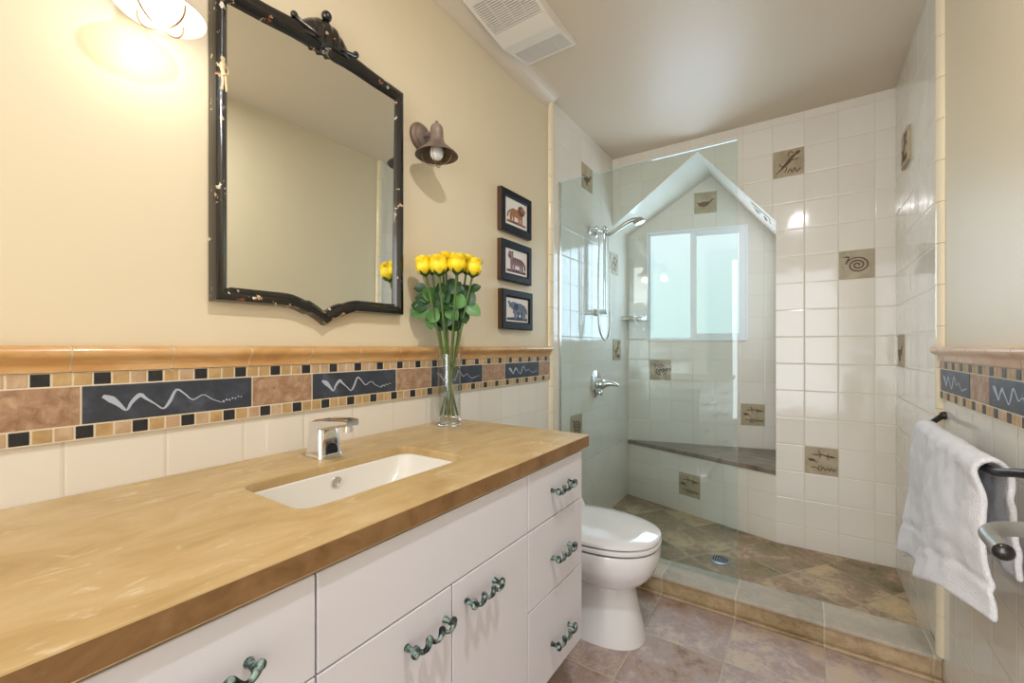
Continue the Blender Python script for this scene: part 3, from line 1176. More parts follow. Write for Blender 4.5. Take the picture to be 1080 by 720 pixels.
vo, eo = loop(outer, CT)
vh, eh = loop(hole, CT)
bmesh.ops.triangle_fill(bm, use_beauty=True, edges=eo + eh)
r = bmesh.ops.extrude_face_region(bm, geom=bm.faces[:])
for v in [g for g in r['geom'] if isinstance(g, bmesh.types.BMVert)]:
    v.co.z = CB
bmesh.ops.recalc_face_normals(bm, faces=bm.faces[:])
me = bpy.data.meshes.new('worktop')
bm.to_mesh(me)
bm.free()
me.materials.append(M['counter'])
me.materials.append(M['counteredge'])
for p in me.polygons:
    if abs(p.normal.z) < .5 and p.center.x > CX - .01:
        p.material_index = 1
wt = bpy.data.objects.new('worktop', me)
COL.objects.link(wt)
mod = wt.modifiers.new('bevel', 'BEVEL')
mod.width = .003
mod.segments = 2
mod.limit_method = 'ANGLE'
mod.angle_limit = math.radians(60)
mod.material = 0
tag(wt, 'golden brown stone worktop with worn pale flecks on the vanity', 'worktop')

t = thing('sink', 'white rectangular undermount sink set in the stone worktop', 'sink', (-.814, .62, .70))
b = MB()
rs = []
for x0, x1, y0, y1, rad, z in ((SX0 + .0006, SX1 - .0006, SY0 + .0006, SY1 - .0006, .035, CT - .020), (SX0 + .006, SX1 - .006, SY0 + .006, SY1 - .008, .035, CT - .022), (SX0 + .010, SX1 - .010, SY0 + .012, SY1 - .014, .04, CT - .045),
                               (SX0 + .022, SX1 - .016, SY0 + .022, SY1 - .055, .045, CT - .085),
                               (SX0 + .034, SX1 - .028, SY0 + .045, SY1 - .120, .05, CT - .120), (SX0 + .055, SX1 - .05, SY0 + .08, SY1 - .16, .05, CT - .134), (SX0 + .10, SX1 - .095, SY0 + .18, SY1 - .2, .014, CT - .138)):
    rs.append([Vector((x, y, z)) for x, y in rrect(x0, x1, y0, y1, rad)])
b.rings(rs, cap0=False)
b.build('basin', M['sink'], t, smooth=50)
b = MB()
b.lathe([(.024, 0), (.024, .003), (.016, .004), (.001, .002)], (-.815, .615, CT - .1382), 'Z', 20)
b.build('drain', M['chrome'], t, smooth=40)
b = MB()
b.lathe([(.013, 0), (.013, .004), (.009, .004), (.009, .001), (.001, .001)], (SX0 + .0115, .612, CT - .043), 'X', 20)
b.build('overflow_ring', M['chrome'], t, smooth=40)

FYc, FXc = .638, -1.008
t = thing('faucet', 'chrome sensor faucet with angled spout standing behind the sink', 'faucet', (FXc, FYc, CT))
b = MB()


def fring(hx, hy, z, dx=0.0, r=.012, lean=0.0):
    return [Vector((x, y, z + lean * (x - FXc))) for x, y in rrect(FXc + dx - hx, FXc + dx + hx, FYc - hy, FYc + hy, r, 5)]


b.rings([fring(.0365, .0325, CT + .0003), fring(.0365, .0325, CT + .008), fring(.0355, .0315, CT + .010)])
b.build('base_plate', M['chrome'], t, smooth=40)
b = MB()
b.rings([fring(.0355, .0315, CT + .010), fring(.031, .0285, CT + .045), fring(.027, .026, CT + .070, -.002, lean=.12), fring(.024, .024, CT + .082, -.004, lean=.15)])
b.build('body', M['chrome'], t, smooth=40)
b = MB()
sp = []
for k, (dx, z, hy, hz) in enumerate(((-.030, .070, .022, .010), (-.022, .074, .025, .014), (.0, .080, .026, .016), (.03, .086, .024, .014), (.07, .092, .021, .011), (.105, .096, .018, .009), (.118, .097, .017, .008))):
    ring = []
    for y, zz in rrect(-hy, hy, -hz, hz, .006, 4):
        ring.append(Vector((FXc + dx - .1 * zz, FYc + y, CT + z + zz)))
    sp.append(ring)
b.rings(sp)
b.build('spout', M['chrome'], t, smooth=40)
b = MB()
b.lathe([(.0125, 0), (.0125, .016), (.010, .018)], (FXc + .100, FYc, CT + .073), 'Z', 18)
b.build('aerator', M['chrome'], t, smooth=40)
b = MB()
b.prism([(-.016, .0)] + [(-.016 * math.cos(a), .010 + .016 * math.sin(a)) for a in [PI * i / 8 for i in range(9)]] + [(.016, 0)], (FXc + .0353, FYc, CT + .012), (0, 1, 0), (-.13, 0, 1), (1, 0, 0), .0015)
b.build('sensor_eye', M['blackgloss'], t)

# ------------------------------------------------------------------ mirror
MC = .711
t = thing('wall_mirror', 'antique mirror in a black painted frame with carved crest', 'mirror', (XL, MC, 1.25))


def ogee(hw, n=10):
    """(dy, 0..1) bracket shape rising to a cusp at the centre"""
    out = []
    for i in range(n + 1):
        u = i / n
        y = -hw * (1 - u)
        s = .42 * u * u / (.55 ** 2) if u < .55 else .42 + .58 * (math.sin((u - .55) / .45 * PI / 2)) if False else (u ** 2.1)
        out.append((y, s))
    return out


og = ogee(.115)


def outline(hw, zb, zt, db, top_):
    """closed loop, counter-clockwise from the lower left; a cusp down at the bottom, top_ gives (dy, rise) from the cusp outwards"""
    pts = [(-hw, zb)]
    pts += [(y, zb - db * s) for y, s in og]
    pts += [(-y, zb - db * s) for y, s in reversed(og[:-1])]
    pts += [(hw, zb), (hw, zt)]
    pts += [(y, zt + r) for y, r in reversed(top_)]
    pts += [(-y, zt + r) for y, r in top_[1:]]
    pts += [(-hw, zt)]
    return [(MC + y, z) for y, z in pts]


TI = [(0, .036), (.003, .029), (.008, .020), (.014, .014), (.022, .010), (.034, .0085), (.060, .010), (.10, .009), (.16, .004)]
TO = [(y, .020 - .012 * (y / .16) ** 2) for y, r in TI]
O_ = outline(.280, 1.2516, 1.995, .043, TO)
I_ = outline(.249, 1.287, 1.958, .041, TI)
XM = XL - PO + .0004
b = MB()
prof = [(0.0, .0, .002), (0.0, .018, .0), (.10, .030, 0), (.30, .034, 0), (.55, .034, 0), (.80, .027, 0), (.92, .021, 0), (1.0, .018, 0), (1.0, .003, 0)]
rings_ = []
for s, x, _ in prof:
    rings_.append([Vector((XM + x, a[0] + (c[0] - a[0]) * s, a[1] + (c[1] - a[1]) * s)) for a, c in zip(O_, I_)])
b.rings(rings_, cap0=False, cap1=False)
b.build('frame', M['lacq'], t, smooth=40)
b = MB()
ty, tz = math.tan(math.radians(.75)), math.tan(math.radians(.6))
b.prism([(y - MC, z - 1.62) for y, z in I_], (XM + .010, MC, 1.62), (ty, 1, 0), (tz, 0, 1), (1, 0, 0), .0015)
b.build('mirror_glass', M['mirror'], t)
b = MB()
# carved crest: a fluted shell under a ball, with flanks sweeping down to scroll ends
YS = [-.084 + .168 * j / 42 for j in range(43)]
rs = []
for dy in YS:
    ay = abs(dy)
    top_z = 2.008 + .058 * max(0, 1 - (ay / .086) ** 2) ** 1.1
    fl = .005 * math.cos(dy / .012 * PI) if ay < .042 else .0
    dep = .016 + .026 * max(0, 1 - (ay / .086) ** 2) + fl
    z0 = 1.985
    ring = [Vector((XM + .002, MC + dy, z0))]
    for i in range(11):
        a = PI / 2 * i / 10
        ring.append(Vector((XM + .008 + dep * math.cos(a), MC + dy, z0 + (top_z - z0) * math.sin(a) ** .8)))
    ring.append(Vector((XM + .002, MC + dy, top_z)))
    rs.append(ring)
b.rings(rs)
b.build('shell_crest', M['lacq'], t, smooth=50)
b = MB()
b.sphere((XM + .026, MC, 2.0735), .0145, 14, 9)
b.build('crest_ball', M['lacq'], t, smooth=60)
for s in (-1, 1):
    b = MB()
    b.tube(smooth_path([(XM + x, MC + s * y, z) for x, y, z in ((.046, .016, 1.992), (.043, .040, 1.995), (.036, .064, 2.003), (.030, .082, 2.010), (.028, .092, 2.016))], 5), [.004 + .0035 * (i / 20) for i in range(21)], 10)
    b.sphere((XM + .028, MC + s * .094, 2.018), .0095, 12, 8)
    b.build('crest_scroll', M['lacq'], t, smooth=60)
b = MB()
fx_, fy_ = XM + .0335, MC - .264
b.sphere((fx_, fy_, 1.806), .0055, 10, 7, sc=(.35, 1, 1.2))
b.tube(smooth_path([(fx_, fy_ + .001, 1.800), (fx_, fy_ - .001, 1.785), (fx_, fy_ + .002, 1.768)], 4), [.004, .006, .007, .007, .0065, .0055, .005, .0055, .006], 8)
for q in (-.003, .003):
    b.tube([(fx_, fy_ + .002 + q, 1.770), (fx_, fy_ + .003 + q, 1.752), (fx_, fy_ + .003 + q * 1.6, 1.734)], [.0035, .003, .0026], 8)
b.tube([(fx_, fy_ + .004, 1.794), (fx_, fy_ + .011, 1.782), (fx_, fy_ + .008, 1.772)], .0022, 8)
b.build('painted_figure', M['figurepaint'], t, smooth=60)


# ------------------------------------------------------------------ sconces
def sconce(y, label, lit):
    shade_m, in_m = (M['glowshade'], M['glowlining']) if lit else (M['bronze'], M['bronzein'])
    t = thing('wall_sconce', label, 'lamp', (XL - PO, y, 1.897), 'wall sconces beside the mirror')
    x0 = XL - PO + .0003
    ax = x0 + .0900
    b = MB()
    b.lathe([(.049, 0), (.049, .006), (.044, .012), (.037, .014), (.035, .020), (.022, .026), (.001, .028)], (x0, y + .008, 1.895), 'X', 32)
    b.build('backplate', M['bronze'], t, smooth=40)
    b = MB()
    b.tube(smooth_path([(x0 + .02, y + .006, 1.893), (x0 + .045, y + .003, 1.890), (ax - .015, y, 1.880)], 5), .009, 12)
    b.build('arm', M['bronze'], t, smooth=50)
    b = MB()
    prof = [(.006, 1.910), (.016, 1.908), (.021, 1.900), (.0225, 1.885), (.0235, 1.862), (.027, 1.850), (.036, 1.838), (.051, 1.825), (.0655, 1.813), (.0725, 1.806), (.0735, 1.803)]
    b.lathe(prof, (ax, y, 0), 'Z', 40, cap0=True, cap1=False)
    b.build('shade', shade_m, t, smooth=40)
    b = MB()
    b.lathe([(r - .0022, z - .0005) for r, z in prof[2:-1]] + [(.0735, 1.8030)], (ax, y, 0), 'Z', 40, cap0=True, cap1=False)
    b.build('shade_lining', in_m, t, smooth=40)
    b = MB()
    b.lathe([(.004, 1.910), (.004, 1.913)], (ax, y, 0), 'Z', 12)
    b.sphere((ax, y, 1.918), .0065, 12, 8)
    b.build('finial', M['bronze'], t, smooth=60)
    b = MB()
    b.lathe([(.012, 1.884), (.012, 1.848), (.016, 1.838), (.0215, 1.826), (.023, 1.813), (.021, 1.801), (.014, 1.7925), (.004, 1.790)], (ax, y, 0), 'Z', 24)
    b.build('bulb', M['bulblit'] if lit else M['bulboff'], t, smooth=60)
    for ang in (0, PI / 2):
        b = MB()
        pts = []
        for i in range(15):
            a = PI * i / 14
            rr = .052 * math.cos(a)
            pts.append((ax + rr * math.cos(ang + .5), y + rr * math.sin(ang + .5), 1.812 - .043 * math.sin(a) ** .8))
        b.tube(pts, .0016, 6)
        b.build('cage_wire', M['wire'], t, smooth=60)
    if lit:
        l = bpy.data.lights.new('bulb_light', 'POINT')
        l.energy = 0.55
        l.color = (1.0, .94, .80)
        l.shadow_soft_size = .03
        lo = bpy.data.objects.new('bulb_light', l)
        COL.objects.link(lo)
        lo.parent = t
        lo.location = (ax - (XL - PO), 0, 1.765 - 1.897)
    return t


sconce(1.083, 'unlit bronze wall sconce with bell shade and wire cage, right of the mirror', False)
sconce(.315, 'lit wall sconce with bright bulb, its glow painted into the pale shade, left of the mirror at the photo edge', True)


# ------------------------------------------------------------------ pictures
def picture(y0, y1, z0, z1, label, art):
    t = thing('picture_frame', label, 'picture', (XL - PO, (y0 + y1) / 2, z0), 'framed animal prints')
    x0 = XL - PO + .0003
    b = MB()
    wd = .036
    oy = [(y0, z0), (y1, z0), (y1, z1), (y0, z1)]
    def ins(d):
        return [(y0 + d, z0 + d), (y1 - d, z0 + d), (y1 - d, z1 - d), (y0 + d, z1 - d)]
    rs = []
    for d, x in ((0, .0), (0, .022), (.004, .026), (wd - .008, .026), (wd, .021), (wd, .016)):
        rs.append([Vector((x0 + x, y, z)) for y, z in ins(d)])
    b.rings(rs, cap0=True, cap1=False)
    o = b.build('frame', [M['frameblack'], M['frameside']], t)
    for p in o.data.polygons:
        if abs(p.normal.x) < .3 and p.center.x < .021:
            p.material_index = 1
    b = MB()
    p = ins(wd)
    b.box((x0 + .016, p[0][0], p[0][1]), (x0 + .0185, p[2][0], p[2][1]))
    b.build('print_paper', M['mat'], t)
    w_, h_ = p[2][0] - p[0][0], p[2][1] - p[0][1]
    O, U, V, N = (x0 + .0185, p[0][0], p[0][1]), (0, w_, 0), (0, 0, h_), (1, 0, 0)
    b = MB()
    mats = art(b, O, U, V, N)
    b.build('printed_animal', mats, t)


def poly_parts(b, O, U, V, N, parts):
    for k, (mi, pts) in enumerate(parts):
        b.prism(pts, O, U, V, N, .0004 + .00012 * k, mi)


def art_lion(b, O, U, V, N):
    poly_parts(b, O, U, V, N, [
        (1, [(.08, .10), (.92, .10), (.96, .16), (.7, .20), (.3, .19), (.06, .17)]),
        (0, [(.20, .36), (.24, .62), (.34, .68), (.62, .66), (.78, .60), (.74, .36), (.60, .34), (.36, .38)]),
        (0, [(.20, .14), (.19, .46), (.30, .52), (.31, .34), (.27, .14)]), (0, [(.34, .16), (.32, .40), (.40, .42), (.40, .16)]),
        (0, [(.58, .14), (.58, .44), (.67, .44), (.66, .14)]), (0, [(.70, .14), (.69, .44), (.78, .48), (.78, .14)]),
        (1, ell(.72, .68, .16, .20)), (0, ell(.78, .74, .09, .10)), (0, [(.82, .66), (.92, .68), (.91, .76), (.84, .78)]),
        (1, [(.20, .58), (.10, .46), (.08, .28), (.12, .28), (.14, .44), (.22, .54)])])
    return [M['ink1'], M['ink1d']]


def art_tiger(b, O, U, V, N):
    st = [(1, [(.34 + .09 * i, .66), (.37 + .09 * i, .66), (.355 + .09 * i, .44)]) for i in range(5)]
    poly_parts(b, O, U, V, N, [
        (1, [(.06, .08), (.94, .08), (.94, .18), (.5, .22), (.06, .17)]),
        (0, [(.22, .40), (.22, .66), (.40, .70), (.66, .68), (.82, .62), (.82, .42), (.60, .36), (.38, .38)]),
        (0, [(.24, .14), (.22, .46), (.34, .46), (.32, .14)]), (0, [(.36, .16), (.36, .44), (.44, .44), (.43, .16)]),
        (0, [(.64, .14), (.64, .46), (.73, .46), (.71, .14)]), (0, [(.74, .16), (.73, .48), (.83, .54), (.82, .16)]),
        (0, ell(.24, .74, .12, .15)), (1, ell(.19, .70, .05, .06)), (1, ell(.20, .88, .04, .04)), (1, ell(.31, .88, .04, .04)),
        (1, [(.82, .60), (.92, .44), (.92, .24), (.88, .24), (.87, .42), (.80, .52)])] + st)
    return [M['ink2'], M['ink2d']]


def art_elephant(b, O, U, V, N):
    poly_parts(b, O, U, V, N, [
        (1, [(.04, .06), (.96, .06), (.96, .18), (.5, .21), (.04, .16)]),
        (0, [(.30, .36), (.30, .66), (.46, .80), (.66, .80), (.86, .70), (.92, .52), (.88, .36), (.60, .32)]),
        (0, [(.36, .12), (.34, .46), (.48, .46), (.46, .12)]), (1, [(.50, .14), (.49, .42), (.58, .42), (.57, .14)]),
        (0, [(.76, .12), (.74, .46), (.90, .48), (.87, .12)]), (1, [(.66, .14), (.66, .42), (.74, .42), (.73, .14)]),
        (0, ell(.34, .68, .16, .17)), (1, ell(.44, .64, .10, .15)),
        (0, [(.22, .70), (.14, .58), (.13, .72), (.08, .82), (.12, .88), (.20, .80), (.20, .74), (.17, .72), (.20, .66), (.30, .56)]),
        (1, [(.90, .62), (.95, .44), (.93, .34), (.91, .44), (.87, .58)])])
    return [M['ink3'], M['ink3d']]


picture(1.560, 1.815, 1.672, 1.865, 'small black-framed lion print, top of the three on the left wall', art_lion)
picture(1.560, 1.815, 1.448, 1.634, 'small black-framed tiger print, middle of the three on the left wall', art_tiger)
picture(1.565, 1.825, 1.228, 1.410, 'small black-framed elephant print, lowest of the three on the left wall', art_elephant)

# ------------------------------------------------------------------ vase and roses
VX, VYc = -1.035, 1.135
t = thing('glass_vase', 'tall clear glass vase of water holding yellow roses on the worktop', 'vase', (VX, VYc, CT))
b = MB()
R = .0405
b.lathe([(R - .001, CT + .0006), (R, CT + .030), (R - .0005, CT + .12), (R + .001, CT + .252)], (VX, VYc, 0), 'Z', 40, cap0=False, cap1=False)
b.lathe([(R + .001, CT + .252), (R - .002, CT + .252), (R - .0035, CT + .12), (R - .003, CT + .032)], (VX, VYc, 0), 'Z', 40, cap0=False, cap1=False)
b.build('glass_wall', M['vase'], t, smooth=60)
b = MB()
b.lathe([(R - .004, CT + .0008), (R - .0012, CT + .003), (R - .0012, CT + .024), (R - .004, CT + .0275)], (VX, VYc, 0), 'Z', 40)
b.build('thick_base', M['solidglass'], t, smooth=40)
b = MB()
b.lathe([(R - .0045, CT + .033), (R - .0045, CT + .200)], (VX, VYc, 0), 'Z', 40, cap0=False)
b.build('water', M['water'], t, smooth=40)


def rose_head(parent, c, up, size, seed):
    rr = random.Random(seed)
    up = Vector(up).normalized()
    q = up.to_track_quat('Z', 'Y').to_matrix()
    b = MB()
    # layered petals: open cups, tight in the middle and wider outside
    layers = [(3, .16, 1.08, .06), (4, .25, 1.13, .10), (5, .34, 1.10, .13), (5, .42, 1.03, .18), (6, .47, .93, .26)]
    for li, (n, rad, ht, curl) in enumerate(layers):
        a0 = rr.random() * 6
        for k in range(n):
            ac = a0 + 2 * PI * k / n + rr.uniform(-.12, .12)
            span = 2 * PI / n * (.68 if n > 3 else .62)
            hh = ht * rr.uniform(.94, 1.04)
            NU, NV = 7, 7
            g = []
            for i in range(NV + 1):
                v = i / NV
                prof = rad * (.34 + .80 * math.sin(min(1, v * 1.75) * PI / 2) ** .65 - .42 * max(0, v - .5))
                if v > .75:
                    prof += curl * .50 * ((v - .75) / .25) ** 2
                row = []
                for j in range(NU + 1):
                    u = j / NU * 2 - 1
                    wd = (1 - (max(0, v - .55) / .45) ** 2.4 * .42)
                    a = ac + u * span * wd
                    z = hh * (v - .10 * u * u * v)
                    row.append(Vector(c) + q @ (Vector((prof * math.cos(a), prof * math.sin(a), z)) * size))
                g.append(row)
            vs = [p for row in g for p in row]
            b.add(vs, [[i * (NU + 1) + j, i * (NU + 1) + j + 1, (i + 1) * (NU + 1) + j + 1, (i + 1) * (NU + 1) + j] for i in range(NV) for j in range(NU)])
    b.sphere(Vector(c) + q @ Vector((0, 0, .40 * size)), .22 * size, 10, 8, sc=(1, 1, 1.9))
    o = b.build('bloom', M['petal'], parent, smooth=60, recalc=False)
    s = MB()
    for k in range(5):
        a = 2 * PI * k / 5 + seed
        pts = [(.10, -.06, .09), (.30, .02, .12), (.43, .14, .07), (.50, .26, .01)]
        L, Rr = [], []
        for r_, z_, w_ in pts:
            for lst, sg in ((L, 1), (Rr, -1)):
                lst.append(Vector(c) + q @ (Vector((r_ * math.cos(a) - sg * w_ * math.sin(a), r_ * math.sin(a) + sg * w_ * math.cos(a), z_)) * size))
        for i in range(3):
            s.quad(L[i], Rr[i], Rr[i + 1], L[i + 1])
    s.lathe([(.05 * size, -.16 * size), (.15 * size, -.08 * size), (.2 * size, .02 * size), (.1 * size, .06 * size)], c, 'Z', 10, M=q)
    s.build('calyx', M['leaf'], parent, smooth=60)


def leaf(parent, c, d, nrm, L, pale, curl=.18):
    d = Vector(d).normalized()
    nrm = Vector(nrm)
    s = d.cross(nrm).normalized()
    nrm = s.cross(d).normalized()
    b = MB()
    NV, NU = 9, 4
    rows = []
    for i in range(NV + 1):
        v = i / NV
        wd = .40 * L * (math.sin(PI * min(1, v ** .85)) ** .8) * (1 if v < .97 else .2) + .0005
        row = []
        for j in range(NU + 1):
            u = j / NU * 2 - 1
            row.append(Vector(c) + d * L * (v - .5) + s * wd * u + nrm * (-curl * L * (v - .3) ** 2 + .22 * wd * abs(u)))
        rows.append(row)
    vs = [p for r in rows for p in r]
    b.add(vs, [[i * (NU + 1) + j, i * (NU + 1) + j + 1, (i + 1) * (NU + 1) + j + 1, (i + 1) * (NU + 1) + j] for i in range(NV) for j in range(NU)])
    return b.build('leaf', M['leafpale'] if pale else M['leaf'], parent, smooth=70, recalc=False)


RV = Vector((.828, .5606, 0))     # along the bouquet's front
TV = Vector((.72, -.70, 0))       # towards the room
heads = [(-1.053, 1.038, 1.388, 'yellow rose at the left end of the bouquet'), (-1.098, 1.115, 1.408, 'yellow rose behind the leftmost rose in the bouquet'),
         (-1.002, 1.050, 1.385, 'yellow rose at the front of the bouquet, left of centre'), (-1.092, 1.165, 1.420, 'yellow rose highest at the back of the bouquet'),
         (-.955, 1.082, 1.390, 'yellow rose at the front of the bouquet, right of centre'), (-1.058, 1.205, 1.418, 'yellow rose at the back of the bouquet, right half'),
         (-.988, 1.170, 1.406, 'yellow rose behind the rightmost rose in the bouquet'), (-.935, 1.140, 1.386, 'yellow rose at the right end of the bouquet'),
         (-1.032, 1.115, 1.412, 'yellow rose in the middle of the bouquet')]
roses = []
for i, (x, y, z, lb) in enumerate(heads):
    ang = 2.4 * i
    foot = Vector((VX - (x - VX) * .28 + .010 * math.cos(ang), VYc - (y - VYc) * .28 + .010 * math.sin(ang), CT + .034))
    t = thing('rose', lb, 'flower', tuple(foot), 'yellow roses in the vase')
    roses.append(t)
    top_ = Vector((x, y, z))
    k = .30
    mouth = Vector((VX + (x - VX) * .36, VYc + (y - VYc) * .36, CT + .252))
    off = mouth - Vector((VX, VYc, mouth.z))
    if off.length > .030:
        mouth = Vector((VX, VYc, mouth.z)) + off.normalized() * .030
    path = smooth_path([foot, foot.lerp(mouth, .5), mouth, mouth.lerp(top_, .55) + Vector((0, 0, .004)), top_], 5)
    b = MB()
    b.tube(path, .0037, 8)
    b.build('stem', M['stem'], t, smooth=60)
    d = (top_ - mouth).normalized()
    rose_head(t, top_ + d * .003, (d.x * .7, d.y * .7, 1), .056 if i not in (2, 4) else .059, i)

LV = [(0, -1.128, 1.086, 1.350, -178, .045, 0), (0, -1.095, 1.106, 1.322, -40, .075, 1), (0, -1.119, 1.090, 1.312, 160, .060, 0), (1, -1.124, 1.080, 1.268, -165, .070, 1), (1, -1.126, 1.079, 1.288, 170, .060, 0),
      (2, -1.078, 1.100, 1.256, 60, .058, 1), (2, -1.092, 1.098, 1.230, -75, .050, 1), (3, -1.034, 1.148, 1.362, 10, .055, 0), (8, -1.032, 1.149, 1.320, 75, .080, 0), (4, -1.005, 1.150, 1.305, 80, .058, 1),
      (7, -.986, 1.180, 1.316, 70, .062, 0), (7, -.975, 1.188, 1.274, -35, .062, 1), (6, -.968, 1.192, 1.350, 25, .040, 0), (6, -1.0, 1.171, 1.248, -80, .045, 0), (4, -1.029, 1.140, 1.262, -50, .060, 1), (2, -1.065, 1.126, 1.290, 30, .065, 0),
      (8, -1.045, 1.160, 1.285, 100, .070, 0), (3, -1.060, 1.160, 1.335, 120, .065, 0), (5, -1.020, 1.190, 1.335, 50, .06, 0), (5, -1.050, 1.175, 1.250, 80, .055, 0), (8, -1.010, 1.165, 1.345, -20, .05, 0)]
rl = random.Random(5)
for k in range(24):
    ri = k % 9
    z = 1.225 + .135 * ((k * 7) % 24) / 24
    sp = .030 + .30 * (z - 1.225)
    LV.append((ri, VX - .030 + rl.uniform(-sp, sp), VYc + .030 + rl.uniform(-sp, sp), z, rl.uniform(-60, 240), rl.uniform(.05, .072), 0))
for ri, x, y, z, ang, L, pale in LV:
    a = math.radians(ang)
    d = RV * math.cos(a) + Vector((0, 0, 1)) * math.sin(a) + TV * rl.uniform(-.15, .15)
    nrm = TV * 1.0 + RV * rl.uniform(-.4, .4) + Vector((0, 0, rl.uniform(.1, .7)))
    leaf(roses[ri], (x + .030, y - .030, z), d, nrm, L * 1.0, pale)

# ------------------------------------------------------------------ toilet
TYc = 1.678
t = thing('toilet', 'white elongated toilet with closed lid between vanity and shower glass', 'toilet', (-.75, TYc, 0))


def egg(cx, f, bk, hw, z, n=40, p=2.3, tilt=0.0):
    out = []
    for i in range(n):
        a = 2 * PI * i / n
        c, s = math.cos(a), math.sin(a)
        x = cx + (f if c > 0 else bk) * math.copysign(abs(c) ** (2 / p), c)
        y = TYc + hw * math.copysign(abs(s) ** (2 / p), s)
        out.append(Vector((x, y, z + tilt * (x - cx))))
    return out


b = MB()
b.rings([egg(-.70, .188, .16, .124, .0005), egg(-.70, .188, .16, .124, .012), egg(-.70, .170, .15, .108, .08), egg(-.70, .152, .14, .096, .16), egg(-.70, .144, .15, .092, .207),
         egg(-.705, .165, .19, .115, .222), egg(-.71, .205, .22, .148, .243), egg(-.719, .240, .24, .174, .275), egg(-.722, .260, .25, .186, .315), egg(-.722, .264, .25, .187, .355), egg(-.722, .260, .25, .183, .372)])
b.build('bowl', M['porc'], t, smooth=60)
b = MB()
b.rings([[Vector((x, TYc + y, z)) for x, y in rrect(-1.10, -.80, -w_, w_, .03, 4)] for w_, z in ((.085, .0005), (.08, .02), (.075, .20), (.12, .25), (.15, .32), (.155, .368))])
b.build('trapway', M['porc'], t, smooth=50)
b = MB()
b.rings([egg(-.722, .250, .20, .174, .3722), egg(-.722, .250, .20, .174, .3785)])
b.build('seat_gap', M['dark'], t)
b = MB()
b.rings([egg(-.722, .262, .215, .184, .3785), egg(-.722, .266, .217, .188, .383), egg(-.722, .266, .217, .188, .392), egg(-.722, .261, .215, .184, .3955)])
b.build('seat', M['porc'], t, smooth=40)
b = MB()
b.rings([egg(-.722, .252, .205, .175, .3955), egg(-.722, .252, .205, .175, .4010)])
b.build('lid_gap', M['dark'], t)
b = MB()
b.rings([egg(-.722, .262, .215, .184, .4010), egg(-.722, .266, .217, .188, .405), egg(-.722, .264, .216, .187, .414), egg(-.722, .252, .208, .176, .420), egg(-.722, .20, .17, .135, .424), egg(-.722, .10, .09, .07, .4255)])
b.build('lid', M['porc'], t, smooth=50)
b = MB()
b.rings([[Vector((x, TYc + y, z)) for x, y in rrect(XL + .012, x1, -w_, w_, .035, 5)] for x1, w_, z in ((-.86, .150, .34), (-.825, .178, .385), (-.835, .186, .42), (-.865, .194, .46), (-.895, .200, .50), (-.91, .204, .56), (-.92, .205, .635))])
b.build('tank', M['porc'], t, smooth=50)
b = MB()
b.rings([[Vector((x, TYc + y, z)) for x, y in rrect(XL + .010, -.912, -w_, w_, .035, 5)] for w_, z in ((.212, .6355), (.214, .645), (.212, .662), (.20, .668))])
b.build('tank_lid', M['porc'], t, smooth=50)
for s in (-1, 1):
    b = MB()
    b.tube([(-.905, TYc + s * .075 - .02, .440), (-.905, TYc + s * .075 + .02, .440)], .012, 12)
    b.build('lid_hinge', M['porc'], t, smooth=50)

# ------------------------------------------------------------------ towel, bar, hook
t = thing('towel_bar', 'bowed dark iron towel bar on the right wall', 'towel bar', (XR - .02, 1.55, .91))
b = MB()
bar = smooth_path([(XR - .001, 2.000, .918), (XR - .012, 1.998, .914), (XR - .030, 1.980, .902), (XR - .055, 1.930, .890), (.325, 1.80, .884), (.318, 1.55, .884), (.318, 1.30, .892), (.330, 1.20, .910), (XR - .035, 1.12, .928), (XR - .012, 1.085, .934), (XR - .001, 1.08, .935)], 6)
b.tube(bar, .0085, 12)
b.build('rod', M['iron'], t, smooth=60)
for y, z in ((2.0, .918), (1.08, .935)):
    b = MB()
    b.lathe([(.013, 0), (.0135, -.006), (.011, -.012), (.008, -.016)], (XR - .0003, y, z), 'X', 16)
    b.build('wall_rosette', M['iron'], t, smooth=50)


